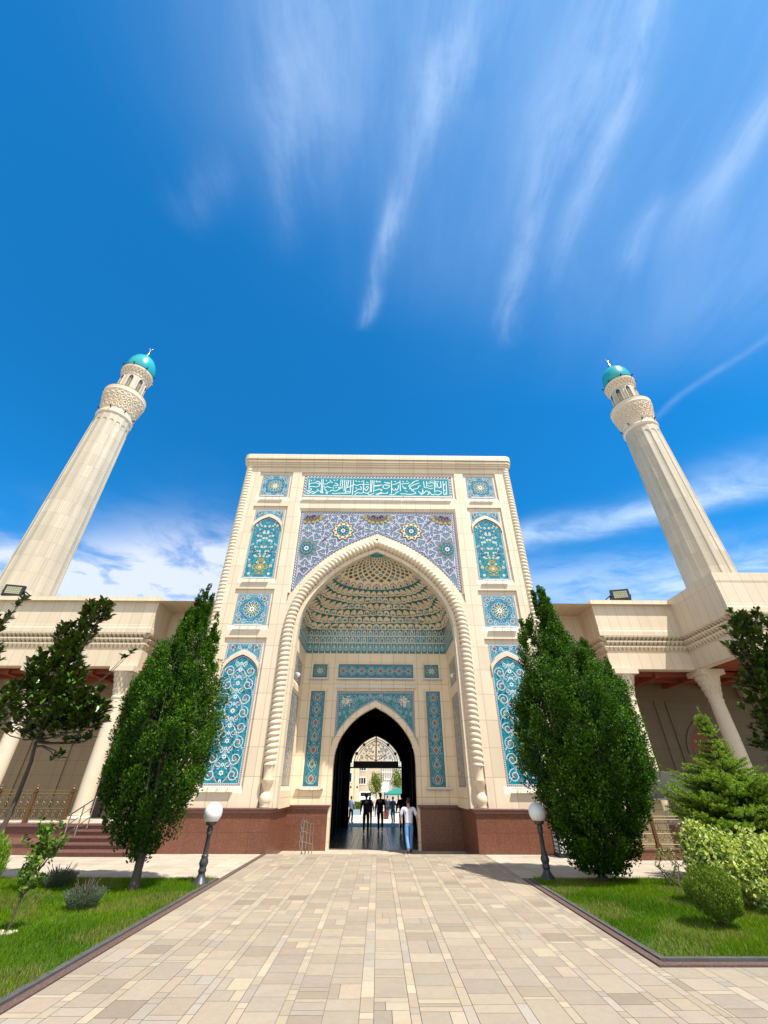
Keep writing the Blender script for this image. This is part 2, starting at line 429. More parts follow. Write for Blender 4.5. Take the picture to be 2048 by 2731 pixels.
def arched_panel(cx, y, z0, hw, inner, parent, seed, tall):
    zt=inner[0][1]
    ins=lambda x,z,g=.07: abs(x)<hw-g and z>z0+g and z<(arch_z(inner,x) or 0)-g
    P=Pat((cx,y,0)); rr=random.Random(seed); N=28
    def fill(g,m):
        w=hw-g; xs=[-w+2*w*i/N for i in range(N+1)]
        for a,b in zip(xs,xs[1:]):
            P.poly([(a,z0+g),(b,z0+g),(b,(arch_z(inner,b) or z0)-g),(a,(arch_z(inner,a) or z0)-g)],m,False)
    fill(0,'purple'); P.k+=20
    edge=[(-hw+.03,z0+.03)]+[(x*(hw-.03)/hw,z-.035) for x,z in sym(inner)]+[(hw-.03,z0+.03),(-hw+.03,z0+.03)]
    P.dashes(edge,.04,.075,'white')
    fill(.06,'white'); P.k+=20; fill(.075,'turq'); P.k+=20
    P.inside=ins
    if tall:
        for k in range(420):
            x=rr.uniform(0.0,hw); z=rr.uniform(z0,zt); a=rr.uniform(0,pi); r=rr.uniform(.03,.075); m=rr.choice(['blue','blue','light','navy','teal','blue','blue'])
            P.leafshape((x,z),a,r*2.4,r,m); P.leafshape((-x,z),pi-a,r*2.4,r,m)
        L=zt-z0; per=1.12; w=.032
        for sx in (-1,1):
            P.ribbon([(sx*.36*sin(pi*(z0+L*i/90-z0)/per), z0+L*i/90) for i in range(91)],w,'pale')
            P.ribbon([(sx*(.56+.16*cos(2*pi*(L*i/90)/per)), z0+L*i/90) for i in range(91)],w*.7,'pale')
            z=z0+.18; j=0
            while z<zt-.4:
                P.spiral((sx*.45,z+.18),.24,pi/2*(1+j%2),1.5,w*.8,'white',sx*(1 if j%2 else -1))
                P.disc((sx*.45,z+.18),.055,'orange' if j%3 else 'red',8)
                P.spiral((sx*.20,z+.50),.13,-pi/2,1.2,w*.7,'white',-sx)
                P.disc((sx*.24,z+.02),.045,'orange',8)
                z+=per/2; j+=1
        z=z0+.14; j=0
        while z<zt-.15:
            P.flower((0,z),.10 if j%2 else .075,6,'white','navy',pi/6); z+=per/2*.5; j+=1
        for k in range(80):
            x=rr.uniform(.02,hw); z=rr.uniform(z0,zt); a=rr.uniform(0,pi); r=rr.uniform(.018,.03)
            P.leafshape((x,z),a,r*2.6,r,'white'); P.leafshape((-x,z),pi-a,r*2.6,r,'white')
    else:
        for k in range(520):
            x=rr.uniform(0.0,hw); z=rr.uniform(z0,zt); a=rr.uniform(0,pi); r=rr.uniform(.025,.055); m=rr.choice(['blue','teal','navy','light','pale','blue','teal','light','olive','blue','navy'])
            P.leafshape((x,z),a,r*2.4,r,m); P.leafshape((-x,z),pi-a,r*2.4,r,m)
        for k in range(46):
            x=rr.uniform(0.05,hw-.1); z=rr.uniform(z0+.9,zt-.2); r=rr.uniform(.05,.085)
            m,c=rr.choice([('white','orange'),('blue','white'),('light','navy'),('white','blue'),('cream','red')])
            P.flower((x,z),r,6,m,c,rr.uniform(0,1)); P.flower((-x,z),r,6,m,c,rr.uniform(0,1))
        b=z0+.22
        P.poly([(-.22,b),(.22,b),(.30,b+.10),(-.30,b+.10)],'olive'); P.disc((0,b+.42),.19,'yellow',14); P.disc((0,b+.42),.12,'brown',12); P.flower((0,b+.42),.10,6,'white','red')
        for sx in (-1,1):
            P.spiral((sx*.26,b+.42),.15,pi/2,1.1,.05,'yellow',-sx); P.leafshape((sx*.17,b+.20),sx*.5,.22,.07,'yellow'); P.disc((sx*hw*.62,b+.05),.07,'white',8)
            P.ribbon([(sx*.08,b+.55),(sx*.16,b+.8),(sx*.04,b+1.05),(sx*.14,b+1.3)],.03,'yellow')
            P.flower((sx*.55,b+.5),.09,6,'cream','red')
        P.disc((0,b+.82),.10,'yellow',10); P.disc((0,b+.82),.05,'brown',8); P.disc((0,b+.08),.05,'yellow',8)
    return P.build('arched_tile_panel', parent)

def medallion_strip(o, w, h, parent, vertical, n, u=(1,0,0), seed=1):
    """narrow panel with a row of flame medallions; o = centre"""
    P=Pat(o,u); rr=random.Random(seed)
    P.rect(-w/2,-h/2,w/2,h/2,'navy'); P.rect(-w/2+.03,-h/2+.03,w/2-.03,h/2-.03,'light'); P.rect(-w/2+.045,-h/2+.045,w/2-.045,h/2-.045,'teal')
    L=h if vertical else w; S=w if vertical else h
    tr=(lambda a,b:(b,a)) if vertical else (lambda a,b:(a,b))
    P.inside=lambda x,z: abs(x)<w/2-.05 and abs(z)<h/2-.05
    for k in range(int(L*140)):
        a=rr.uniform(-L/2,L/2); b=rr.uniform(0,S/2); r=rr.uniform(.02,.04); an=rr.uniform(0,pi); m=rr.choice(['blue','navy','navy','blue','light','turq','pale'])
        P.leafshape(tr(a,b),an,r*2.6,r,m); P.leafshape(tr(a,-b),(pi-an) if vertical else -an,r*2.6,r,m)
    st=L/n
    for sx in (-1,1):
        P.ribbon([tr(-L/2+L*i/(12*n), sx*S*.30*sin(pi*(i/12.0))) for i in range(12*n+1)],.018,'pale')
        P.ribbon([tr(-L/2+L*i/(12*n), sx*S*.40*cos(pi*(i/12.0))) for i in range(12*n+1)],.014,'light')
    for i in range(n):
        c=-L/2+st*(i+.5); m='orange' if i%2==0 else 'olive'
        if i%2==1: m='olive' 
        pts=[(c+S*.215*r*cos(t),S*.215*r*sin(t)) for t,r in ((0,1.25),(.5,.9),(1.2,.95),(1.9,.95),(2.6,.9),(pi,1.25),(3.7,.9),(4.4,.95),(5.1,.95),(5.8,.9))]
        P.poly([tr(*q) for q in pts],'pale'); P.poly([tr(c+(q[0]-c)*.78,q[1]*.78) for q in pts],m); P.poly([tr(c+(q[0]-c)*.4,q[1]*.4) for q in pts],'red' if m=='orange' else 'brown')
    return P.build('medallion_tile_panel', parent)

# ------------------------------------------------------------------ THE GATEWAY
FL = -.24            # floor of niche and passage, a step below the plaza
portal = thing('gateway_portal', 'tall cream stone gateway with a pointed arch, blue tile panels and rope mouldings', 'gateway', (0,0,0))

def wall_grid(mb, u0,u1,v0,v1, holes, F, m=0):
    xs = sorted({u0,u1,*[h[0] for h in holes],*[h[2] for h in holes]}); zs = sorted({v0,v1,*[h[1] for h in holes],*[h[3] for h in holes]})
    xs=[x for x in xs if u0<=x<=u1]; zs=[z for z in zs if v0<=z<=v1]
    for a,b in zip(xs,xs[1:]):
        for c,d in zip(zs,zs[1:]):
            x,z=(a+b)/2,(c+d)/2
            if any(h[0]<x<h[2] and h[1]<z<h[3] for h in holes): continue
            mb.poly([F(a,c,0),F(b,c,0),F(b,d,0),F(a,d,0)], m)
def recess(mb, o, i, F, d, m=0):
    """square-edged sunk frame with a sloping sill"""
    x0,z0,x1,z1=o; a0,b0,a1,b1=i
    q=lambda *p: mb.poly([F(*t) for t in p], m)
    q((x0,z0,0),(x1,z0,0),(x1,b0,d),(x0,b0,d)); q((x0,z1,d),(x1,z1,d),(x1,z1,0),(x0,z1,0))
    for x in (x0,x1): q((x,z0,0),(x,z1,0),(x,z1,d),(x,b0,d))
    q((x0,b0,d),(a0,b0,d),(a0,z1,d),(x0,z1,d)); q((a1,b0,d),(x1,b0,d),(x1,z1,d),(a1,z1,d)); q((a0,b1,d),(a1,b1,d),(a1,z1,d),(a0,z1,d))
def splay(mb, o, i, F, d, m=0):
    O=[(o[0],o[1]),(o[2],o[1]),(o[2],o[3]),(o[0],o[3])]; I=[(i[0],i[1]),(i[2],i[1]),(i[2],i[3]),(i[0],i[3])]
    for k in range(4):
        a,b=O[k],O[(k+1)%4]; c,e=I[(k+1)%4],I[k]
        mb.poly([F(*a,0),F(*b,0),F(*c,d),F(*e,d)], m)

o1,o2,i1,i2 = offset(ARCH,.24),offset(ARCH,.50),offset(ARCH,-.24),offset(ARCH,-.44)
Ff = lambda u,v,d: (u,d,v)
RD=.085
mb=MB(); holes=[(-4.42,1.34,4.42,15.2),(-4.57,15.78,4.57,17.80)]
rows=[((5.10,15.74,7.05,17.82),(5.26,16.0,6.89,17.61)),((5.10,10.62,7.05,15.32),(5.26,10.87,6.89,15.10)),((5.10,8.20,7.05,10.28),(5.26,8.44,6.89,10.06)),((5.10,1.82,7.05,7.84),(5.26,2.06,6.89,7.62))]
for o,i in rows:
    holes += [o,(-o[2],o[1],-o[0],o[3])]
wall_grid(mb,-7.62,7.62,1.34,18.35,holes,Ff)
for o,i in rows:
    recess(mb,o,i,Ff,RD); recess(mb,(-o[2],o[1],-o[0],o[3]),(-i[2],i[1],-i[0],i[3]),Ff,RD)
recess(mb,(-4.57,15.78,4.57,17.80),(-4.39,16.0,4.39,17.59),Ff,RD)
# recess of the great spandrel: top and side reveals
mb.poly([(-4.42,0,15.2),(4.42,0,15.2),(4.32,.12,15.03),(-4.32,.12,15.03)])
for s in (-1,1): mb.poly([(s*4.42,0,10.1),(s*4.42,0,15.2),(s*4.32,.12,15.03),(s*4.32,.12,10.1)])
for s in (-1,1): mb.box(s*3.85,s*4.425,.13,.18,9.7,10.5)
# arch band (flush) and its outer edge, soffit
for s in (-1,1):
    for k in range(len(ARCH)-1):
        q=lambda i:(s*min(o2[i][0],4.42),0,o2[i][1]); p=lambda i:(s*o1[i][0],0,o1[i][1])
        mb.poly([p(k),p(k+1),q(k+1),q(k)])
        if o2[k][0]<4.42: mb.poly([q(k),q(k+1),(q(k+1)[0],.125,q(k+1)[2]),(q(k)[0],.125,q(k)[2])])
    for a,b in zip(i1,i1[1:]):
        mb.poly([(s*a[0],.04,a[1]),(s*b[0],.04,b[1]),(s*b[0],.30,b[1]),(s*a[0],.30,a[1])])
for s in (-1,1):
    ii=[(0,i1[0][1])]+i1 ; jj=[(0,i2[0][1])]+i2
    n=60; zz=[7.6+(i2[0][1]-7.6)*k/n for k in range(n+1)]
    def xat(c,z):
        for a,b in zip(c,c[1:]):
            if min(a[1],b[1])<=z<=max(a[1],b[1]) and a[1]!=b[1]: return a[0]+(b[0]-a[0])*(z-a[1])/(b[1]-a[1])
        return c[-1][0] if z<c[-1][1] else 0.0
    for a,b in zip(zz,zz[1:]):
        mb.poly([(s*xat(i2,a),.07,a),(s*xat(i1,a),.07,a),(s*xat(i1,b),.07,b),(s*xat(i2,b),.07,b)])
        mb.poly([(s*xat(i2,a),.07,a),(s*xat(i2,b),.07,b),(s*xat(i2,b),.55,b),(s*xat(i2,a),.55,a)])
    mb.poly([(0,.07,zz[-1]),(s*xat(i1,zz[-1]),.07,zz[-1]),(0,.07,i1[0][1])])
    mb.box(s*3.745,s*4.42,.07,.55,1.34,7.6)
    # return walls, back
    mb.poly([(s*7.62,0,0),(s*7.62,6,0),(s*7.62,6,18.6),(s*7.62,0,18.6)])
    mb.poly([(s*7.62,6,0),(s*7.62,15.7,0),(s*7.62,15.7,9.2),(s*7.62,6,9.2)])
mb.poly([(-7.62,6,9.2),(7.62,6,9.2),(7.62,6,18.6),(-7.62,6,18.6)]); mb.poly([(-7.62,0,18.6),(7.62,0,18.6),(7.62,6,18.6),(-7.62,6,18.6)])
mb.poly([(-7.62,6,9.2),(7.62,6,9.2),(7.62,15.7,9.2),(-7.62,15.7,9.2)])
mb.build('facade_wall', M['facade'], portal)

# cornice with rounded corners
mb=MB()
def slab(mb,hw,y0,y1,z0,z1,r,m=0):
    pts=[(-hw,y1)]+[(-hw+r-r*cos(pi/2*k/6), y0+r-r*sin(pi/2*k/6)) for k in range(7)]+[(hw-r+r*sin(pi/2*k/6), y0+r-r*cos(pi/2*k/6)) for k in range(7)]+[(hw,y1)]
    n=len(pts); a=[(x,y,z0) for x,y in pts]; b=[(x,y,z1) for x,y in pts]
    mb.poly(a[::-1],m); mb.poly(b,m)
    for k in range(n): mb.poly([a[k],a[(k+1)%n],b[(k+1)%n],b[k]],m)
for hw,y0,z0,z1,r in ((7.98,-.10,18.17,18.30,.25),(8.04,-.16,18.30,18.42,.3),(8.11,-.24,18.42,18.55,.34),(8.06,-.18,18.55,18.61,.3),(8.16,-.30,18.61,18.96,.38),(8.13,-.26,18.96,19.0,.36)): slab(mb,hw,y0,6.2,z0,z1,r)
mb.build('cornice', M['facade'], portal)

# rope mouldings
def ropefun(r0,p,hand=1):
    def f(i,th,arc): return r0*(.66+.34*sqrt(abs(sin(pi*arc/p + hand*th/2))))
    return f
for s in (-1,1):
    mb=MB(); path=[(s*7.74,.10,18.2-(18.2-1.42)*k/900) for k in range(901)]
    mb.tube(path, ropefun(.225,.20,s), 14, up=(0,-1,0)); mb.build('rope_column', M['rope'], portal, smooth=True)
half=[(x,z) for x,z in ARCH]+[(4.185,7.6-(7.6-2.75)*k/60) for k in range(1,61)]
def resample(pts, step):
    out=[pts[0]]; acc=0
    for a,b in zip(pts,pts[1:]):
        L=sqrt((b[0]-a[0])**2+(b[1]-a[1])**2); t=step-acc
        while t<=L: out.append((a[0]+(b[0]-a[0])*t/L,a[1]+(b[1]-a[1])*t/L)); t+=step
        acc=(acc+L)%step if L>0 else acc
    return out
for s in (-1,1):
    mb=MB(); hp=resample(half,.018)
    mb.tube([(s*x,.03,z) for x,z in hp], ropefun(.25,.215,s), 16, up=(0,-1,0)); mb.build('arch_rope_moulding', M['rope'], portal, smooth=True)
    # fluted foot and urn
    mb=MB(); c=(s*4.185,.03)
    mb.lathe([(.22,2.80),(.235,2.74),(.20,2.62),(.19,2.32),(.20,2.26)],16,c,rf=lambda r,z,t:r*(1-.12*abs(sin(4*t))))
    mb.lathe([(.10,1.86),(.13,1.93),(.20,2.10),(.255,2.22),(.262,2.262)],20,c)
    mb.lathe([(.17,1.36),(.19,1.40),(.16,1.45),(.205,1.52),(.228,1.62),(.215,1.72),(.16,1.81),(.10,1.86)],20,c)
    mb.build('urn_base', M['rope'], portal, smooth=True)

# granite plinths
def plinth_run(pts, z0, z1, name, trim_h=.16, parent=portal):
    """pts: plan polyline with the outside on its right-hand side"""
    mb=MB()
    for (x0,y0),(x1,y1) in zip(pts,pts[1:]):
        mb.poly([(x0,y0,z0),(x1,y1,z0),(x1,y1,z1-trim_h),(x0,y0,z1-trim_h)],0)
    def off(d):
        out=[]
        for i,p in enumerate(pts):
            ns=[]
            for a,b in ((i-1,i),(i,i+1)):
                if a<0 or b>=len(pts): continue
                tx,ty=pts[b][0]-pts[a][0],pts[b][1]-pts[a][1]; l=sqrt(tx*tx+ty*ty); ns.append((ty/l,-tx/l))
            nx=sum(n[0] for n in ns); ny=sum(n[1] for n in ns)
            out.append((p[0]+nx*d,p[1]+ny*d))
        return out
    prof=[(0,z1-trim_h),(.02,z1-trim_h+.005),(.05,z1-trim_h*.62),(.05,z1-trim_h*.45),(.10,z1-trim_h*.40),(.11,z1-trim_h*.12),(.085,z1),(-.25,z1+.002)]
    rows=[[(x,y,z) for x,y in off(d)] for d,z in prof]
    mb.grid(rows,1)
    return mb.build(name,[M['granite'],M['granite_trim']],parent)
plinth_run([(-8.05,3.0),(-8.05,-.08),(-3.88,-.08),(-3.88,3.2),(-2.06,3.2),(-2.06,3.6)][0:6], FL-.1, 1.36, 'granite_plinth')
plinth_run([(2.06,3.6),(2.06,3.2),(3.88,3.2),(3.88,-.08),(8.05,-.08),(8.05,3.0)], FL-.1, 1.36, 'granite_plinth')

# ---- niche: back wall with recessed panels, side walls
BY=3.3
Fb=lambda u,v,d:(u,BY+d,v)
mb=MB(); D2=.07
nrec=[((2.44,6.66,3.43,7.57),(2.57,6.79,3.31,7.44)),((2.44,1.88,3.43,6.27),(2.59,2.04,3.30,6.12))]
holes=[(-2.10,-1,2.10,6.27),(-2.11,6.63,2.11,7.59)]
for o,i in nrec: holes+=[o,(-o[2],o[1],-o[0],o[3])]
wall_grid(mb,-3.76,3.76,1.3,9.35,holes,Fb)
for o,i in nrec: splay(mb,o,i,Fb,D2); splay(mb,(-o[2],o[1],-o[0],o[3]),(-i[2],i[1],-i[0],i[3]),Fb,D2)
splay(mb,(-2.11,6.63,2.11,7.59),(-1.97,6.77,1.97,7.45),Fb,D2)
da_in=scaled_arch(1.94,2.95,5.38); da_out=scaled_arch(2.19,2.95,5.65)
mb.poly([(-2.10,BY,6.27),(2.10,BY,6.27),(1.975,BY+D2,6.13),(-1.975,BY+D2,6.13)])
for s in (-1,1):
    mb.poly([(s*2.10,BY,4.0),(s*2.10,BY,6.27),(s*1.975,BY+D2,6.13),(s*1.975,BY+D2,4.0)])
    mb.poly([(s*1.94,BY,FL),(s*2.10,BY,FL),(s*2.10,BY,2.95),(s*1.94,BY,2.95)])
    full_i=da_in; full_o=[(min(x,2.10),z) for x,z in da_out]
    for k in range(len(full_i)-1):
        a,b,c,d=full_i[k],full_i[k+1],full_o[k+1],full_o[k]
        mb.poly([(s*a[0],BY-.012,a[1]),(s*b[0],BY-.012,b[1]),(s*c[0],BY-.012,c[1]),(s*d[0],BY-.012,d[1])])
        mb.poly([(s*d[0],BY-.012,d[1]),(s*c[0],BY-.012,c[1]),(s*c[0],BY+.08,c[1]),(s*d[0],BY+.08,d[1])])
    path=da_in+[(1.94,FL)]
    for a,b in zip(path,path[1:]): mb.poly([(s*a[0],BY-.012,a[1]),(s*b[0],BY-.012,b[1]),(s*b[0],BY+.35,b[1]),(s*a[0],BY+.35,a[1])])
for s in (-1,1): mb.box(s*1.80,s*2.105,BY+.085,BY+.16,3.6,4.3)
mb.build('niche_wall', M['niche'], portal)
for s in (-1,1):
    Fs=lambda u,v,d,s=s:(s*(3.745+d),u,v)
    mb=MB(); prs=[((.62,6.06,2.86,7.44),(.76,6.2,2.72,7.30)),((.62,1.9,2.86,5.84),(.76,2.04,2.72,5.70))]
    wall_grid(mb,.55,3.3,1.3,9.35,[o for o,_ in prs],Fs)
    for o,i in prs: splay(mb,o,i,Fs,.05)
    mb.build('niche_side_wall', M['niche'], portal)
    for o,i in prs:
        P=Pat((s*(3.745+.052),0,0),(0,-s,0),(0,0,1),(-s,0,0)); lo,hi=(-i[2],-i[0]) if s>0 else (i[0],i[2]); rr=random.Random(3)
        P.rect(lo,i[1],hi,i[3],'navy'); P.rect(lo+.04,i[1]+.04,hi-.04,i[3]-.04,'grey')
        for k in range(int((i[3]-i[1])*110)):
            P.leafshape((rr.uniform(lo+.08,hi-.08),rr.uniform(i[1]+.1,i[3]-.1)),rr.uniform(0,pi),.13,.045,rr.choice(['teal','pale','blue','navy','light','cream']))
        P.build('side_tile_panel',portal)
    # security camera dome on the side wall
    mb=MB(); mb.lathe([(.0,6.28),(.05,6.30),(.075,6.36),(.08,6.42),(.05,6.46)],12,(s*3.60,.95)); mb.box(s*3.60,s*3.75,.92,.98,6.44,6.48); mb.build('security_camera',M['white'],portal,True)

# ---- niche floor frieze tiles (three flat rows) on back and sides
def frieze(o,u,n,w,parent):
    P=Pat(o,u,(0,0,1),n,z0=.008)
    rr=random.Random(5)
    for (z0,z1,tall) in ((7.97,8.55,1),(8.55,8.92,0),(8.92,9.30,0)):
        P.rect(0,z0,w,z1,'cream'); N=max(1,round(w/(.322)))
        for k in range(N):
            a=w*k/N; b=w*(k+1)/N; c=(a+b)/2; q=(b-a)
            P.rect(a+.015,z0+.03,b-.015,z1-.02,'teal' if tall else rr.choice(['turq','teal','teal']))
            h=z1-z0
            ar=[(c-q*.30,z0+.05),(c+q*.30,z0+.05),(c+q*.30,z0+h*.55),(c+q*.18,z0+h*.78),(c,z0+h*.88),(c-q*.18,z0+h*.78),(c-q*.30,z0+h*.55)]
            if tall:
                P.leafshape((c,z0+h*.55),pi/2,h*.75,q*.60,'pale'); P.leafshape((c,z0+h*.58),pi/2,h*.45,q*.35,'teal'); P.leafshape((c,z0+h*.60),pi/2,h*.25,q*.2,'white'); P.disc((c,z0+h*.16),q*.20,'brown',8)
            else:
                P.poly(ar,'cream' if rr.random()<.7 else 'pale'); P.poly([(c+(x-c)*.68,z0+.06+(z-z0-.05)*.78) for x,z in ar],'pale' if rr.random()<.6 else 'light'); P.disc((c,z0+h*.42),q*.15,'brown' if rr.random()<.5 else 'teal',8)
    return P.build('tile_frieze',parent)
frieze((-3.745,BY,0),(1,0,0),(0,-1,0),7.49,portal)
frieze((-3.745,.56,0),(0,1,0),(1,0,0),2.72,portal)
frieze((3.745,3.29,0),(0,-1,0),(-1,0,0),2.72,portal)

# ---- muqarnas half dome
Y0=.12
def xin(z): return max(.02, xat(i2,z)) if z<i2[0][1] else .02
def plan(u,z,extra=0.0):
    t=min(1,max(0,(z-9.3)/1.9)); n=9*(1-t)**1.6+2.1
    s=min(3.745,xin(z)+.06+.10*(1-t)) ; d=(BY-Y0)*(s/3.80)
    cx,sy=cos(u),sin(u)
    return Vector((-(s+extra)*(abs(cx)**(2/n))*(1 if cx>=0 else -1), Y0+(d+extra)*(abs(sy)**(2/n)), z))
NS=480
def plan_line(z,cells,phase,amp,big):
    raw=[plan(pi*k/1200,z) for k in range(1201)]
    acc=[0]
    for a,b in zip(raw,raw[1:]): acc.append(acc[-1]+(b-a).length)
    L=acc[-1]; out=[]; j=0
    for k in range(NS+1):
        t=L*k/NS
        while j<1199 and acc[j+1]<t: j+=1
        f=(t-acc[j])/max(1e-9,acc[j+1]-acc[j]); p=raw[j].lerp(raw[j+1],min(1,f))
        tg=(raw[min(j+2,1200)]-raw[max(j-1,0)]); nrm=Vector((-tg.y,tg.x,0)); nrm=nrm.normalized() if nrm.length>1e-6 else Vector((0,1,0))
        e=amp*abs(sin(pi*(cells*k/NS+phase)))**.8 + big*cos(2*pi*4*k/NS)
        e*=min(1,k/25,(NS-k)/25)
        out.append((p+nrm*e, nrm))
    return out
vault=bpy.data.objects.new('muqarnas_vault',None); COL.objects.link(vault); vault.parent=portal
zs=[9.30,9.64,9.97,10.28,10.58,10.86,11.12]; cells=[33,31,30,28,26,23]
mbt=MB(); mbp=MB(); lines=[]
for k in range(6):
    lines.append(plan_line(zs[k]+.02,cells[k],.5*(k%2),.10,(.0,.06,-.13,.15,-.12,.05)[k]))
top=plan_line(zs[6]+.02,17,.5,.0,0)
tc=TI['teal']; cc=TI['cream']; gc=TI['green']; pc=TI['pale']; bc=TI['brown']; tq=TI['turq']
for k in range(6):
    L=lines[k]; nx=lines[k+1] if k<5 else top; z0,z1=zs[k],zs[k+1]
    z1b=z1-.03
    A=[Vector((p.x,p.y,z0)) for p,_ in L]; B=[Vector((p.x,p.y,z1b)) for p,_ in L]; C=[Vector((p.x,p.y,z1)) for p,_ in nx]
    cov=[[a.lerp(Vector((c.x,c.y,a.z)),f**2.6)+Vector((0,0,(z1-z0)*f)) for a,c in zip(A,C)] for f in (0,.3,.5,.65,.78,.88,.95,1.0)]
    mbt.grid(cov,tc)
    # cream lip along the foot of the tier
    Aa=[Vector((p.x,p.y,z0-.035))-n*.025 for p,n in L]; Ab=[Vector((p.x,p.y,z0+.02))-n*.025 for p,n in L]; Ac=[Vector((p.x,p.y,z0-.035))+n*.02 for p,n in L]
    mbt.grid([Ac,Aa],cc); mbt.grid([Aa,Ab],cc); mbt.grid([Ab,[Vector((p.x,p.y,z0+.021)) for p,_ in L]],cc)
    N=cells[k]; ph=.5*(k%2); rr=random.Random(k)
    for c in range(N+1):
        k0=(c-ph)*NS/N; k1=(c+1-ph)*NS/N
        if k0<2 or k1>NS-2: continue
        q=k1-k0; h=z1b-z0
        def at(fx,fz,d):
            i=min(NS,max(0,int(round(k0+q*fx)))); p,n=L[i]; p=p.lerp(C[i],max(0,fz)**2.6)
            # chord plane of the cell so that the arch plaque bridges the scallop
            return Vector((p.x,p.y,z0+h*fz))-n*d
        def archp(w,b,t,d,m):
            pts=[(.5-w,b),(.5-w*.5,b),(.5,b),(.5+w*.5,b),(.5+w,b),(.5+w,b+(t-b)*.55),(.5+w*.72,b+(t-b)*.82),(.5,t),(.5-w*.72,b+(t-b)*.82),(.5-w,b+(t-b)*.55)]
            mbp.poly([at(fx,fz,d) for fx,fz in pts],m)
        kind=rr.random()
        archp(.46,.04,.93,.014,cc); archp(.33,.08,.74,.045,pc if kind<.35 else (TI['olive'] if kind<.6 else cc)); archp(.20,.10,.52,.070,bc if kind<.4 else (TI['green'] if kind<.7 else tq)); 
        if kind<.8: archp(.09,.14,.38,.085,cc if kind<.5 else TI['orange'])
o=mbt.build('muqarnas_tiers',TM,vault,smooth=False); mbp.build('muqarnas_niche_tiles',TM,vault)
# cream dome with rings of diamonds and a turquoise star
def S(u,z): return plan(u,z)
ztop=i2[0][1]+.02
def zt(t): return 11.12+(ztop-11.12)*t
mb=MB(); rowsd=[]
for a in range(31): rowsd.append([S(pi*k/96,zt(a/30)) for k in range(97)])
mb.grid(rowsd,0); mb.build('vault_dome',M['niche'],vault,smooth=True)
P=MB()
def dpt(u,t,d=.012):
    p=S(u,zt(min(t,.995))); c=Vector((0,Y0,zt(t)-.5)); return p+(c-p).normalized()*d
for c in range(15):
    u0=pi*c/15; u1=pi*(c+1)/15; um=(u0+u1)/2; w=(u1-u0)
    for (ww,b,t,d,m) in ((.46,.0,.20,.012,'cream'),(.38,.005,.175,.018,'purple' if c%2 else 'olive'),(.32,.01,.155,.024,'pink' if c%2 else 'cream'),(.12,.02,.10,.03,'brown' if c%2 else 'green')):
        P.poly([dpt(um+w*x*ww*2*.5,b+(t-b)*y,d) for x,y in ((-1,0),(0,0),(1,0),(1,.55),(.7,.85),(0,1),(-.7,.85),(-1,.55))],TI[m])
ts=[.27,.35,.43,.51,.585,.655,.72,.78,.83]
for r,t in enumerate(ts):
    N=13; dt=(ts[min(r+1,8)]-ts[min(r,7)])*.66
    for c in range(N+1):
        um=pi*(c+(.5 if r%2 else 0))/N
        if um<.04 or um>pi-.04: continue
        w=pi/N*.34
        m=('brown','teal','grey','brown')[(c+r)%4]
        P.poly([dpt(um,t-dt),dpt(um+w,t),dpt(um,t+dt),dpt(um-w,t)],TI[m])
        P.poly([dpt(um,t-dt*.5,.018),dpt(um+w*.5,t,.018),dpt(um,t+dt*.5,.018),dpt(um-w*.5,t,.018)],TI['green' if m!='teal' else 'pale'])
for c in range(30):
    a,b=pi*c/30,pi*(c+1)/30
    P.poly([dpt(a,.885,.02),dpt((a+b)/2,.855,.02),dpt(b,.885,.02),dpt((a+b)/2,.99,.02)],TI['turq'])
P.build('vault_tiles',TM,vault)

# ---- tile panels of the facade
for s in (-1,1):
    cx=s*6.075; hw=.815
    square_panel(cx,16.805,RD,.81,portal,11); square_panel(cx,9.25,RD,.81,portal,12)
    for (z0,z1,zs_,za_i,za_o,seed,tall) in ((10.87,15.10,13.72,14.60,14.78,21,False),(2.06,7.62,6.20,7.07,7.25,22,True)):
        inner=scaled_arch(.815,zs_,za_i); outer=scaled_arch(.98,zs_-.02,za_o)
        arched_panel(cx,RD,z0,hw,inner,portal,seed,tall)
        small_spandrel(cx,RD,arch_z(outer,.815),z1,hw,outer,portal,seed+5)
        mb=MB(); N=40
        for k in range(N):
            a=-hw+2*hw*k/N; b=-hw+2*hw*(k+1)/N
            za,zb=arch_z(inner,a) or zs_,arch_z(inner,b) or zs_; oa,ob=arch_z(outer,a),arch_z(outer,b)
            for y0_ in (RD-.06,): mb.poly([(cx+a,y0_,za),(cx+b,y0_,zb),(cx+b,y0_,ob),(cx+a,y0_,oa)])
            mb.poly([(cx+b,RD-.06,zb),(cx+a,RD-.06,za),(cx+a,RD+.02,za),(cx+b,RD+.02,zb)]); mb.poly([(cx+a,RD-.06,oa),(cx+b,RD-.06,ob),(cx+b,RD+.02,ob),(cx+a,RD+.02,oa)])
        mb.build('arch_band',M['trim'],portal)

# the great mosaic spandrel: star pattern with rosettes
P=Pat((0,.115,0)); o2c=[(x,z) for x,z in o2 if x<4.5]
def az(x,g): 
    z=arch_z(o2,x); return (z if z is not None else 10.2)+g
def fill(g,m,zb=10.2):
    N=90; w=4.31-g; xs=[-w+2*w*i/N for i in range(N+1)]
    for a,b in zip(xs,xs[1:]):
        P.poly([(a,max(zb,az(a,g*1.25))),(b,max(zb,az(b,g*1.25))),(b,15.02-g),(a,15.02-g)],m,False)
fill(0,'purple'); P.k+=60
edge=[(x,z+.07) for x,z in sym(o2) if abs(x)<4.25]
P.dashes([(-4.24,10.3),(-4.24,14.95),(4.24,14.95),(4.24,10.3)],.09,.15,'white',.7); P.dashes(edge,.08,.14,'white',.7)
fill(.14,'pale'); P.k+=20; fill(.165,'lav'); P.k+=20
P.inside=lambda x,z: abs(x)<4.15 and z<14.87 and z>az(x,.22)
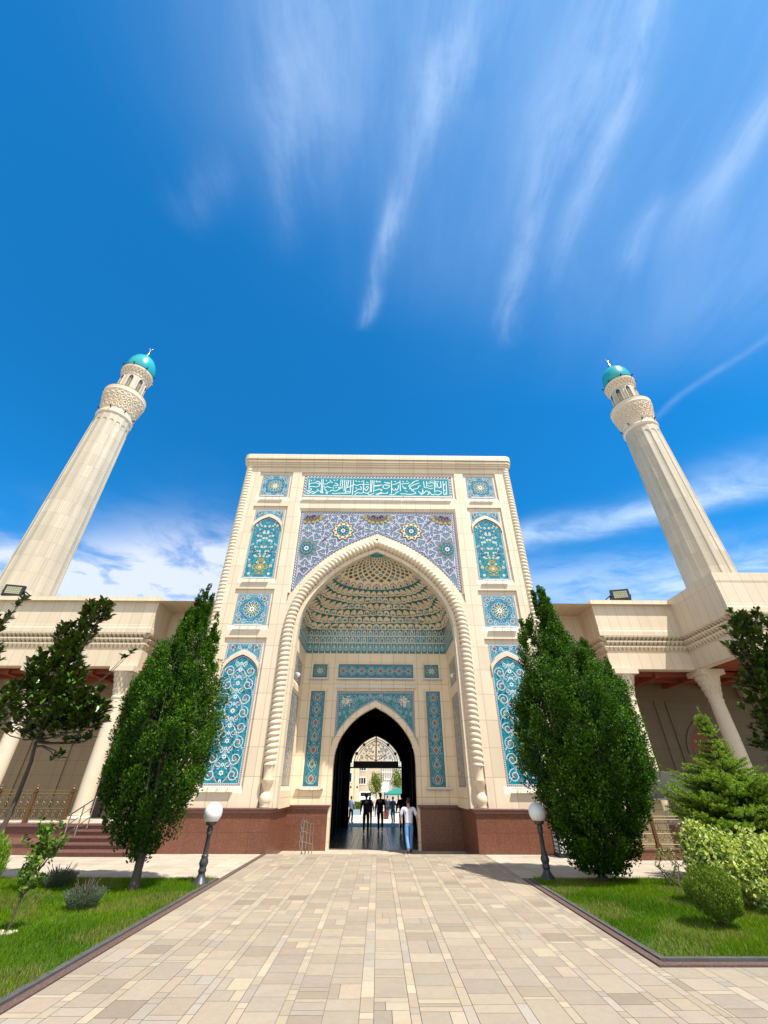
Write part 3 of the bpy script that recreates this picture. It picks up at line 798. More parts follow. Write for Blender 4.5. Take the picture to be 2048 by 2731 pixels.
lat=[(0,14.85),(3.8,14.85),(-3.8,14.85),(1.88,13.77),(-1.88,13.77),(3.78,12.66),(-3.78,12.66),(1.88,15.9),(-1.88,15.9),(0,12.7),(5.7,13.77),(-5.7,13.77),(3.78,10.5),(-3.78,10.5),(5.7,11.6),(-5.7,11.6),(1.88,11.6),(-1.88,11.6)]
rr=random.Random(9)
for c in lat:
    seg=lambda a,b,w=.05,m='pink': P.ribbon([(a[0]+(b[0]-a[0])*t/8,a[1]+(b[1]-a[1])*t/8) for t in range(9)],w,m)
    pol=lambda r,a:(c[0]+r*cos(a),c[1]+r*sin(a))
    for k in range(10):
        a=pi/10+2*pi*k/10; h=pi/10
        E2=[(pol(.58,a),pol(.98,a+h)),(pol(.58,a),pol(.98,a-h)),(pol(.98,a+h),pol(1.30,a+h)),(pol(.80,a),pol(1.24,a)),(pol(1.12,a),pol(.98,a+h)),(pol(1.12,a),pol(.98,a-h))]
        for q in E2: seg(*q,.085,'blue')
        for q in E2: seg(*q)
        0 and seg(pol(.58,a),pol(.98,a-h)); seg(pol(.98,a+h),pol(1.30,a+h)); seg(pol(.80,a-h*.0),pol(1.24,a)); seg(pol(1.12,a),pol(.98,a+h)); seg(pol(1.12,a),pol(.98,a-h))
        for r_,m,sz in ((.80,'pale',.045),(1.13,'navy',.035)):
            P.flower(pol(r_+.0,a+ (h if r_>.7 else 0)),sz*1.5,5,m,'white' if m!='white' else 'blue',a)
        P.leafshape(pol(.92,a),a,.14,.05,'blue'); P.leafshape(pol(1.02,a+h*.5),a,.1,.04,'navy'); P.leafshape(pol(1.02,a-h*.5),a,.1,.04,'teal')
for c in lat[:7]:
    if c[1]>14.5:
        ins=P.inside; 
        for k in range(11):
            a=pi+pi*k/10; q=(c[0]+.78*cos(a),c[1]+.55*sin(a)); P.disc(q,.10,'olive',8); P.disc(q,.06,'yellow',8); q=(c[0]+.56*cos(a+.15),c[1]+.40*sin(a+.15)); P.disc(q,.09,'brown',8); P.disc(q,.05,'red',6)
        for k in range(7):
            a=pi+pi*k/6; P.leafshape((c[0]+.30*cos(a),c[1]+.24*sin(a)),a,.26,.10,'navy')
        for k in range(5): a=pi+pi*(k+.5)/5; P.disc((c[0]+.12*cos(a),c[1]+.11*sin(a)-.02),.05,'orange',6)
    else:
        P.rosette(c,.60)
for x,z in ((.95,13.85),(-.95,13.85),(2.85,13.2),(-2.85,13.2),(1.88,14.75),(-1.88,14.75),(3.8,11.45),(-3.8,11.45),(2.85,14.3),(-2.85,14.3)):
    for k in range(3): P.leafshape((x+.06*(k-1),z+.05*(k-1)),.8,.2,.06,'red' if k%2 else 'purple')
P.build('mosaic_spandrel',portal)

# calligraphy band, strokes traced from the photograph
P=Pat((0,RD,0)); border(P,-4.385,16.0,4.385,17.6,.15,inner='white',step=.2); P.rect(-4.215,16.17,4.215,17.43,'turq')
for k in range(60): P.leafshape((rr.uniform(-4.1,4.1),rr.uniform(16.3,17.35)),rr.uniform(0,pi),.12,.05,rr.choice(['teal','teal','blue']))
Z1="185,170 185,370;440,165 430,440;470,165 455,440;830,170 815,300;865,175 850,350;905,175 890,400;950,180 915,430;985,180 960,330;1025,180 1020,420;1080,180 1060,470;1285,190 1280,430;1430,180 1420,420;1460,185 1440,420;1495,185 1490,420;170,280 230,245 300,240 350,205 400,230 400,260 330,245;180,320 250,310 330,320 390,295 410,250;135,385 200,390 235,370 215,345;140,430 170,450 210,430 190,410 150,420;210,430 260,410 300,430 280,450 240,440;300,440 350,400 410,400 430,430 480,430;480,300 520,330 560,310 600,330 640,330;480,260 540,260 580,230 630,220 660,235;490,350 540,400 560,440 540,450 530,425 580,410;600,410 660,380 720,400 780,370 830,340;650,440 720,450 800,440 870,440 960,440 1030,430;700,240 750,260 770,290 700,290 680,310;770,340 800,320 830,340 800,350 780,345;910,430 960,400 1010,420;930,340 960,330 1040,300 1090,270 1150,290 1200,270 1300,270 1400,270;1090,420 1130,400 1180,360 1230,370 1240,330 1210,310;1110,470 1160,430 1220,440 1300,430 1360,440 1400,410;1300,340 1340,390 1380,330 1360,310 1330,330;1370,440 1400,470 1450,460 1490,440;1490,300 1560,300 1620,290;1540,380 1600,360 1659,380;1560,440 1600,450 1659,440;220,180 240,205;280,190 300,170;520,180 545,200;600,180 620,200;680,175 700,200;740,190 760,170;1120,190 1150,215;1180,200 1210,220;1240,215 1260,195;1340,220 1380,240;1530,200 1560,230;1600,200 1630,225;350,380 370,360;660,330 690,350;720,340 740,320;1120,330 1150,350"
Z2="340,190 340,450;510,190 520,400;985,200 1005,330;1050,200 1050,310;1205,185 1215,420;1235,195 1240,330;1330,200 1345,330;1380,200 1400,430;1440,200 1460,460;960,350 990,420;190,225 250,230 310,245 240,260 180,290 170,330 220,350 280,330 300,290 220,290;0,390 60,370 110,360 150,380 120,400;20,450 70,470 110,430 180,440 250,440 260,410;0,290 60,285 120,280 160,280;360,270 420,260 480,230 520,240;350,340 370,375 410,380 420,340;420,360 450,380 480,330 470,280;300,460 360,470 420,450 440,420 490,410;530,260 600,250 660,250 700,230;560,290 600,350 640,340 600,330;890,190 820,200 740,260 690,290 710,310 780,280 830,260 900,240;700,310 760,380 830,440 700,460 600,450 520,450;740,390 790,360 850,350 880,330 890,300 930,290;880,400 930,440 960,430 970,380;930,470 1000,430 1050,390 1100,440 1060,470;1010,330 1060,330 1120,350 1180,340;1060,240 1110,240 1160,230 1190,250;1070,290 1120,300 1170,290;1100,400 1140,450 1180,470 1210,450;1220,450 1280,470 1340,440 1350,400;1230,400 1280,390 1330,400;1260,230 1280,320 1310,330 1340,300;1390,380 1440,380;1390,430 1400,460 1440,460 1440,420;1390,300 1420,250;60,200 90,225;20,215 45,190;400,200 430,220;560,200 590,225;640,215 660,195;760,230 790,215;1110,200 1140,215;1150,190 1170,205;1270,200 1300,220;620,390 660,410;700,360 720,340"
TLx,TLz,TRx,BLx,BRx=813.4,1267.4,1203.8,806.8,1209.8
for Z,ox in ((Z1,800),(Z2,1000)):
    for st in Z.split(';'):
        pts=[]
        for q in st.split():
            x,y=map(float,q.split(',')); X=ox+x/7.541; Yp=1255+y/7.541
            fx0=(X-813.4)/390.4; yt=1267.4+3*fx0; yb=1324+2.4*fx0; v=(Yp-yt)/(yb-yt)
            l=813.4-6.6*v; r=1203.8+6*v; u=(X-l)/(r-l)
            pts.append((-4.385+8.77*u, 17.6-1.6*v))
        pts=[(min(4.19,max(-4.19,a)),min(17.41,max(16.19,b))) for a,b in pts]
        P.ribbon(curve_pts(pts,5) if len(pts)>2 else pts,.046,'white')
P.build('calligraphy_panel',portal)

# niche tile panels
for s in (-1,1):
    c=s*2.94
    Q=Pat((c,BY+D2,7.115)); Q.rect(-.37,-.325,.37,.325,'navy'); Q.rect(-.34,-.295,.34,.295,'teal')
    for k in range(8):
        a=2*pi*k/8; Q.disc((.23*cos(a),.20*sin(a)),.085,'olive',8); Q.disc((.23*cos(a),.20*sin(a)),.045,'green',6); Q.leafshape((.12*cos(a+.4),.11*sin(a+.4)),a+.4,.12,.045,'white')
    Q.disc((0,0),.06,'pale'); 
    for k in range(60):
        x,z=rr.uniform(-.31,.31),rr.uniform(-.27,.27)
        if x*x+z*z>.07: Q.leafshape((x,z),rr.uniform(0,pi),.07,.025,rr.choice(['navy','teal','pale']))
    Q.build('square_tile_panel',portal)
    medallion_strip((s*2.945,BY+D2,4.08),.71,4.08,portal,True,7,seed=31)
medallion_strip((0,BY+D2,7.11),3.94,.68,portal,False,8,seed=32)
P=Pat((0,BY+D2+.002,0)); N=50
def fill2(g,m):
    w=1.975-g; xs=[-w+2*w*i/N for i in range(N+1)]
    for a,b in zip(xs,xs[1:]):
        za=(arch_z(da_out,a) or 3.9)+g*1.2-.03; zb=(arch_z(da_out,b) or 3.9)+g*1.2-.03
        P.poly([(a,max(3.9,za)),(b,max(3.9,zb)),(b,6.13-g),(a,6.13-g)],m,False)
fill2(0,'purple'); P.k+=30
P.dashes([(x,z+.05) for x,z in sym(da_out) if abs(x)<1.9],.05,.09,'white'); P.dashes([(-1.93,4.0),(-1.93,6.08),(1.93,6.08),(1.93,4.0)],.05,.09,'white')
fill2(.10,'pale'); P.k+=10; fill2(.115,'teal'); P.k+=10
P.inside=lambda x,z: abs(x)<1.84 and z<6.0 and z>(arch_z(da_out,x) or 3.9)+.17
for k in range(70):
    x=rr.uniform(.05,1.8); z=rr.uniform(4.1,5.95); q=rr.uniform(.06,.11); a=rr.uniform(0,6); t_=rr.choice([-1,1])
    P.spiral((x,z),q,a,1.2,.02,'pale',t_); P.spiral((-x,z),q,pi-a,1.2,.02,'pale',-t_)
for k in range(640):
    x=rr.uniform(0,1.85); z=rr.uniform(4,6); a=rr.uniform(0,pi); r=rr.uniform(.025,.05); m=rr.choice(['blue','navy','teal','light','turq','pale','blue'])
    P.leafshape((x,z),a,r*2.5,r,m); P.leafshape((-x,z),pi-a,r*2.5,r,m)
for sx in (-1,1):
    for k in range(9): P.spiral((sx*(.15+.2*k),5.85-.05*k*k*.12),.10,k,1.2,.022,'pale',sx)
    for k in range(5): P.spiral((sx*(1.1+.14*k),5.45-.28*k),.11,k,1.2,.022,'pale',-sx)
    for k in range(26):
        a=rr.uniform(0,2*pi); q=rr.uniform(0,.25); P.leafshape((sx*1.47+q*cos(a),5.62+q*sin(a)),rr.uniform(0,pi),.14,.06,'cream')
    for k in range(7): P.leafshape((sx*1.47+rr.uniform(-.15,.15),5.62+rr.uniform(-.15,.15)),rr.uniform(0,pi),.09,.03,'olive')
P.build('tile_spandrel',portal)

# light bars below the panels
def light_bar(x0,x1,y,z,dep=.10,gap=.055,h=.055):
    mb=MB(); mb.box(x0,x1,y-gap-dep,y-gap,z-h,z)
    for t in (.2,.5,.8):
        x=x0+(x1-x0)*t; mb.box(x-.012,x+.012,y-gap,y+.16,z-h*.8,z-h*.4); mb.tube([(x+.03,y-gap-.02,z-h),(x+.05,y-.02,z-h-.10),(x+.02,y-.004,z-h-.16)],.008,4)
    mb.build('light_bar',M['bar'],portal)
for s in (-1,1):
    for z in (16.0,10.87,8.44,2.06): light_bar(s*6.075-.66,s*6.075+.66,0,z-.03)
    light_bar(s*2.94-.5,s*2.94+.5,BY,6.74,.12,.02,.07); light_bar(s*2.94-.62,s*2.94+.62,BY,2.02,.12,.02,.07)
for a,b in ((-4.3,-1.45),(-1.4,1.45),(1.5,4.3)): light_bar(a,b,0,15.97)
for a,b in ((-2.0,-.72),(-.7,.65),(.67,2.0)): light_bar(a,b,BY,6.73,.12,.02,.06)
for a,b in ((-2.05,.1),(.12,2.05)): light_bar(a,b,BY,6.30,.10,.02,.05)

# ---- passage: walls and ceiling coloured near black as deep shade, far arch with iron grille
FY=15.3
mb=MB(); 
for s in (-1,1):
    mb.poly([(s*2.35,BY+.35,FL),(s*2.35,FY,FL),(s*2.35,FY,6.4),(s*2.35,BY+.35,6.4)])
    mb.box(s*1.94,s*2.36,BY+.34,BY+.36,FL,6.4)
    for y in (5.5,8.0,10.5,13.0): mb.box(s*2.25,s*2.36,y-.18,y+.18,FL,6.4)
mb.poly([(-2.35,BY+.35,6.4),(2.35,BY+.35,6.4),(2.35,FY,6.4),(-2.35,FY,6.4)])
for y in (6,9,12): mb.box(-2.35,2.35,y-.15,y+.15,6.1,6.41)
fa=scaled_arch(1.84,3.3,5.25)
for s in (-1,1):
    mb.poly([(s*1.84,FY,FL),(s*2.36,FY,FL),(s*2.36,FY,6.4),(s*1.84,FY,6.4)][0:4])
    for a,b in zip(fa,fa[1:]): mb.poly([(s*a[0],FY,a[1]),(s*b[0],FY,b[1]),(s*b[0],FY,6.4),(s*a[0],FY,6.4)])
    pa=fa+[(1.84,FL)]
    for a,b in zip(pa,pa[1:]): mb.poly([(s*a[0],FY,a[1]),(s*b[0],FY,b[1]),(s*b[0],FY+.4,b[1]),(s*a[0],FY+.4,a[1])])
    mb.poly([(s*2.35,FY+.4,FL),(s*7.62,FY+.4,FL),(s*7.62,FY+.4,9.2),(s*2.35,FY+.4,9.2)]); mb.poly([(0,FY+.4,6.4),(s*2.36,FY+.4,6.4),(s*2.36,FY+.4,9.2),(0,FY+.4,9.2)])
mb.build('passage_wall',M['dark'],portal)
mb=MB(); mb.box(-1.84,1.84,FY+.05,FY+.30,3.13,3.22); mb.box(-1.62,1.62,FY+.02,FY+.3,3.22,3.56); mb.build('lintel',M['iron'],portal)
mb=MB(); gy=FY+.15
mb.box(-.045,.045,gy-.03,gy+.03,3.55,5.25)
for g,w in ((.05,.035),(.26,.022),(.42,.018)):
    c=[(max(0,x*(1.84-g)/1.84),3.56+(z-3.56)*(1-g/1.9)) for x,z in fa if z>3.5]
    mb.tube([(x,gy,z) for x,z in sym(c)],w,4)
for s in (-1,1):
    for x,z in ((1.40,4.04),(.88,4.60)):
        mb.poly([(s*x+.105*cos(2*pi*k/12),gy-.02,z+.105*sin(2*pi*k/12)) for k in range(12)])
    for cx,cz,r,a in ((.35,3.8,.16,0),(.7,3.85,.15,2),(.45,4.25,.14,1),(.2,4.6,.10,3),(1.05,3.8,.13,1),(.75,4.25,.12,0),(.25,4.15,.1,2)):
        n=18; mb.tube([(s*(cx+r*(1-.8*k/n)*cos(a+9*k/n)),gy,cz+r*(1-.8*k/n)*sin(a+9*k/n)) for k in range(n+1)],.018,4)
    for cx,cz,a in ((.15,3.9,.6),(.5,4.05,2.2),(.9,4.05,.7),(.3,4.4,2.0),(.6,3.65,1.2),(1.2,3.65,1.0),(.12,4.8,1.4),(.55,4.5,1.0)):
        mb.poly([(s*(cx+.10*cos(a)),gy,cz+.10*sin(a)),(s*(cx+.03*cos(a+1.57)),gy,cz+.03*sin(a+1.57)),(s*(cx-.10*cos(a)),gy,cz-.10*sin(a)),(s*(cx-.03*cos(a+1.57)),gy,cz-.03*sin(a+1.57))])
    mb.tube([(s*.02,gy,3.6),(s*.3,gy,3.7),(s*.75,gy,4.0),(s*.5,gy,4.5),(s*.1,gy,4.9)],.018,4)
mb.build('fanlight_grille',M['iron'],portal)

# ------------------------------------------------------------------ THE TWO ARCADED GALLERIES
GZ=.80; TOP=10.28
def gallery(s):
    """s=-1 left, +1 right. plan polyline of the parapet, from the gateway outwards"""
    g = thing('arcade_gallery', ('cream arcade left of the gateway, with granite steps and a striped curtain doorway' if s<0 else 'stepped cream arcade right of the gateway, with a wooden ceiling and an arched door'), 'arcade', (s*12,0,0))
    pl = [(s*7.62,2.9),(s*11.3,2.9),(s*11.3,1.2)] + ([(-34,1.2)] if s<0 else [(15.4,1.2),(15.4,-2.25),(34,-2.25)])
    segs=[(Vector((*a,0)),Vector((*b,0))) for a,b in zip(pl,pl[1:])]
    nrm=[]
    for a,b in segs:
        t=(b-a).normalized(); n=Vector((t.y,-t.x,0)); n = n if s>0 else -n
        nrm.append(n)
    def off(d):
        out=[]
        for i,p in enumerate(pl):
            n=Vector((0,0,0))
            if i>0: n+=nrm[i-1]
            if i<len(pl)-1: n+=nrm[i]
            if n.length<1e-6: n=nrm[min(i,len(nrm)-1)]
            out.append((p[0]+n.x*d,p[1]+n.y*d))
        return out
    prof=[(-.60,7.2),(-.60,6.80),(-.20,6.80),(-.16,6.83),(-.16,7.58),(-.26,7.60),(-.26,8.40),(.02,8.40),(.02,8.62),(.0,8.70),(.0,8.80),(-.008,8.81),(-.008,9.815),(.0,9.82),(.012,9.90),(.012,TOP),(-.5,TOP)]
    mb=MB(); rows=[[(x,y,z) for x,y in off(d)] for d,z in prof]; mb.grid(rows); mb.build('parapet',M['parapet'],g)
    # stalactite cornice: three staggered rows of little corbels
    mb=MB()
    P26=off(-.26)
    for i,(a,b) in enumerate(zip(P26,P26[1:])):
        A=Vector((*a,0)); B=Vector((*b,0)); L=(B-A).length; t=(B-A)/L; n=nrm[i]
        if abs(A.x)>25: continue
        N=int(L/.215)
        for r,(zt,zb,d) in enumerate(((8.42,8.20,.27),(8.18,7.96,.20),(7.94,7.70,.13))):
            for k in range(N+1):
                c=A+t*(L*(k+.5*(r%2))/N)
                if (c-A).dot(t)>L or abs(c.x)>26: continue
                w=.098
                q=[c-t*w, c+t*w, c+t*w+n*d, c-t*w+n*d]
                top=[Vector((p.x,p.y,zt)) for p in q]; mid=[Vector((p.x,p.y,zt-.07)) for p in q]; bt=c+n*.02; bt.z=zb
                mb.poly(top); 
                for e in range(4): mb.poly([mid[e],mid[(e+1)%4],top[(e+1)%4],top[e]])
                qb=[Vector((p.x,p.y,zb)) for p in (c-t*.03,c+t*.03,c+t*.03+n*d*.3,c-t*.03+n*d*.3)]
                for e in range(4): mb.poly([qb[e],qb[(e+1)%4],mid[(e+1)%4],mid[e]])
                mb.poly(qb[::-1])
    mb.build('stalactite_cornice',M['trim'],g)
    # roof, wooden ceiling with beams, back wall, floor
    far=s*34; mb=MB(); mb.poly([(s*7.62,1.0,10.0),(far,1.0,10.0),(far,9,10.0),(s*7.62,9,10.0)])
    if s>0: mb.poly([(15.4,-2.0,10.0),(34,-2.0,10.0),(34,1.0,10.0),(15.4,1.0,10.0)])
    mb.build('roof',M['parapet'],g)
    mb=MB(); mb.box(s*7.62,far,1.8,5.2,6.86,6.98)
    if s>0: mb.box(16.3,34,-1.35,2.1,6.86,6.98)
    for k in range(14):
        x=s*(12+k*2.07); mb.box(x-.11,x+.11,2.1 if (s<0 or x<16.2) else -1.35,5.2,6.60,6.87)
    for y in (2.3,3.6): mb.box(s*7.7,far,y-.09,y+.09,6.68,6.87)
    mb.build('ceiling',M['wood'],g)
    door=[]
    mb=MB(); W=5.0; Fw=lambda u,v,d:(u,W+d,v)
    dx=17.25 if s>0 else -13.9
    hl=[(dx-1.0,GZ,dx+1.0,4.9)] if s>0 else []
    pans=[]
    xs=[12.2,14.4] if s>0 else [-12.6,-14.7,-16.8,-18.9,-21.0]
    for x in xs:
        pans.append(((x-.85,GZ+.3,x+.85,6.0),(x-.78,GZ+.37,x+.78,5.93)))
    a,b=(7.62,34) if s>0 else (-34,-7.62)
    wall_grid(mb,a,b,0,10,hl+[o for o,_ in pans],Fw)
    for o,i in pans: recess(mb,o,i,Fw,.06); mb.poly([Fw(i[0],i[1],.06),Fw(i[2],i[1],.06),Fw(i[2],i[3],.06),Fw(i[0],i[3],.06)])
    if s>0:
        fin=scaled_arch(.86,3.55,4.86); N=30
        for sx in (-1,1):
            mb.poly([(dx+sx*.86,W,GZ),(dx+sx*1.0,W,GZ),(dx+sx*1.0,W,3.55),(dx+sx*.86,W,3.55)])
            for p,q in zip(fin,fin[1:]): mb.poly([(dx+sx*p[0],W,p[1]),(dx+sx*q[0],W,q[1]),(dx+sx*1.0,W,q[1]),(dx+sx*1.0,W,p[1])])
            mb.poly([(dx,W,4.86),(dx,W,4.9),(dx+sx*1.0,W,4.9),(dx+sx*1.0,W,4.86)])
            for p,q in zip(fin+[(.86,GZ)],(fin+[(.86,GZ)])[1:]): mb.poly([(dx+sx*p[0],W,p[1]),(dx+sx*q[0],W,q[1]),(dx+sx*q[0],W+.25,q[1]),(dx+sx*p[0],W+.25,p[1])])
        # raised frame round the arch and a rectangular label moulding
        fo=scaled_arch(1.08,3.5,5.12)
        for sx in (-1,1):
            for (p,q,u,v) in zip(fin,fin[1:],fo[1:],fo): mb.poly([(dx+sx*p[0],W-.05,p[1]),(dx+sx*q[0],W-.05,q[1]),(dx+sx*u[0],W-.05,u[1]),(dx+sx*v[0],W-.05,v[1])])
            for (u,v) in zip(fo[1:],fo): mb.poly([(dx+sx*u[0],W-.05,u[1]),(dx+sx*v[0],W-.05,v[1]),(dx+sx*v[0],W,v[1]),(dx+sx*u[0],W,u[1])])
            mb.box(dx+sx*1.30,dx+sx*1.42,W-.06,W,GZ,5.85)
        mb.box(dx-1.42,dx+1.42,W-.06,W,5.85,5.97)
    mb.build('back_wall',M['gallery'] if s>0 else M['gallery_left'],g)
    if s>0:
        mb=MB(); mb.poly([(dx-.86,W+.2,GZ),(dx+.86,W+.2,GZ),(dx+.86,W+.2,4.8),(dx-.86,W+.2,4.8)])
        for sx in (-1,1):
            for z0,z1 in ((GZ+.15,1.7),(1.85,2.8),(2.95,3.9)): mb.box(dx+sx*.08,dx+sx*.78,W+.15,W+.199,z0,z1)
        mb.build('arched_door',M['wood'],g)
    else:
        mb=MB()
        for k in range(18):
            x=-10.95+k*.115; mb.tube([(x,4.55,GZ),(x+.01,4.57,2.2),(x,4.55,3.9)],.05,6,k%2)
        mb.build('striped_curtain',[plain('grey_curtain',(.12,.115,.11),.7),plain('pale_curtain',(.24,.23,.21),.7)],g)
        mb=MB(); mb.box(-13.9,-13.0,4.9,5.0,GZ,2.9); mb.build('side_door',plain('brown_door',(.06,.035,.025),.5),g)
    mb=MB(); fy=1.25
    mb.box(s*7.62,far,fy,5.0,.0,GZ-.005)
    if s>0: mb.box(15.2,34,-2.1,fy-.002,0,GZ-.003)
    mb.build('floor',plain('pale_floor_marble',(.56,.50,.42),.4,.1,3),g)
    mb=MB()
    if s<0:
        for (y0,z0,z1,m) in ((fy-.08,.0,GZ-.10,0),(fy-.17,GZ-.10,GZ-.002,1)): mb.box(-34,-8.05,y0,fy,z0,z1,m)
        mb.box(-34,-11.35,-.42,fy-.09,0,.30,0); mb.box(-34,-11.32,-.46,fy-.085,.30,.335,1); mb.box(-34,-11.5,fy-.12,fy-.082,.33,.37,1)
    else:
        mb.box(8.1,34,-1.42,-1.0,0,.27,0); mb.box(8.1,34,-1.45,-.97,.27,.30,1); mb.box(8.1,15.2,fy-.1,fy-.004,0,GZ-.1,0); mb.box(8.1,15.2,fy-.18,fy-.004,GZ-.1,GZ,1)
        mb.box(15.05,15.2,-2.2,fy-.2,0,GZ-.1,0); mb.box(15.0,34,-2.3,-2.1,0,GZ-.1,0); mb.box(14.98,34,-2.35,-2.08,GZ-.1,GZ,1)
    mb.build('granite_base',[M['granite'],M['granite_trim']],g)
    if s<0:
        st=bpy.data.objects.new('staircase',None); COL.objects.link(st); st.parent=g
        for k in range(5):
            y=-.86+.42*k; mb=MB(); z=.16*(k+1)
            mb.box(-11.28+.0*k,-8.06,y,fy-.18-.002*k,.16*k,z-.045,0); mb.box(-11.31,-8.06,y-.045,y+.45,z-.045,z,1)
            mb.build('step',[M['granite'],M['granite_trim']],st)
    # columns: base, shaft, stalactite capital
    cols=[(s*12.0,1.62),(s*16.15,1.62)]+([(s*20.3,1.62),(s*24.4,1.62)] if s<0 else [(20.4,-1.8)])
    for cx,cy in cols:
        c=bpy.data.objects.new('column',None); COL.objects.link(c); c.parent=g; c.location=(cx-s*12,cy,GZ)
        mb=MB(); mb.box(cx-.40,cx+.40,cy-.40,cy+.40,GZ,GZ+.10); mb.lathe([(.40,GZ+.10),(.42,GZ+.15),(.40,GZ+.20),(.355,GZ+.23),(.365,GZ+.27),(.345,GZ+.30)],24,(cx,cy)); mb.build('base',M['trim'],c,False)
        mb=MB(); mb.lathe([(.33,GZ+.30),(.335,2.2),(.32,4.0),(.29,5.40)],28,(cx,cy)); mb.build('shaft',M['trim'],c,True)
        mb=MB(); mb.lathe([(.29,5.40),(.315,5.43),(.315,5.50),(.29,5.53),(.31,5.75),(.36,6.0),(.43,6.25),(.49,6.45),(.53,6.50),(.53,6.56)],28,(cx,cy)); mb.box(cx-.56,cx+.56,cy-.56,cy+.56,6.56,6.80)
        for r,(z,rad) in enumerate(((5.72,.315),(5.95,.36),(6.18,.42),(6.40,.48))):
            for k in range(14):
                a=2*pi*(k+.5*(r%2))/14; x,y=cx+rad*cos(a),cy+rad*sin(a); w=.42*2*pi*rad/14
                tx,ty=-sin(a)*w,cos(a)*w; ox,oy=cos(a)*.045,sin(a)*.045
                t4=[(x-tx,y-ty,z+.10),(x+tx,y+ty,z+.10),(x+tx+ox,y+ty+oy,z+.10),(x-tx+ox,y-ty+oy,z+.10)]
                mb.add(t4+[(x,y,z-.10)],[[0,1,2,3],[1,0,4],[2,1,4],[3,2,4],[0,3,4]])
        mb.build('capital',M['trim'],c)
    return g
gl=gallery(-1); gr=gallery(1)

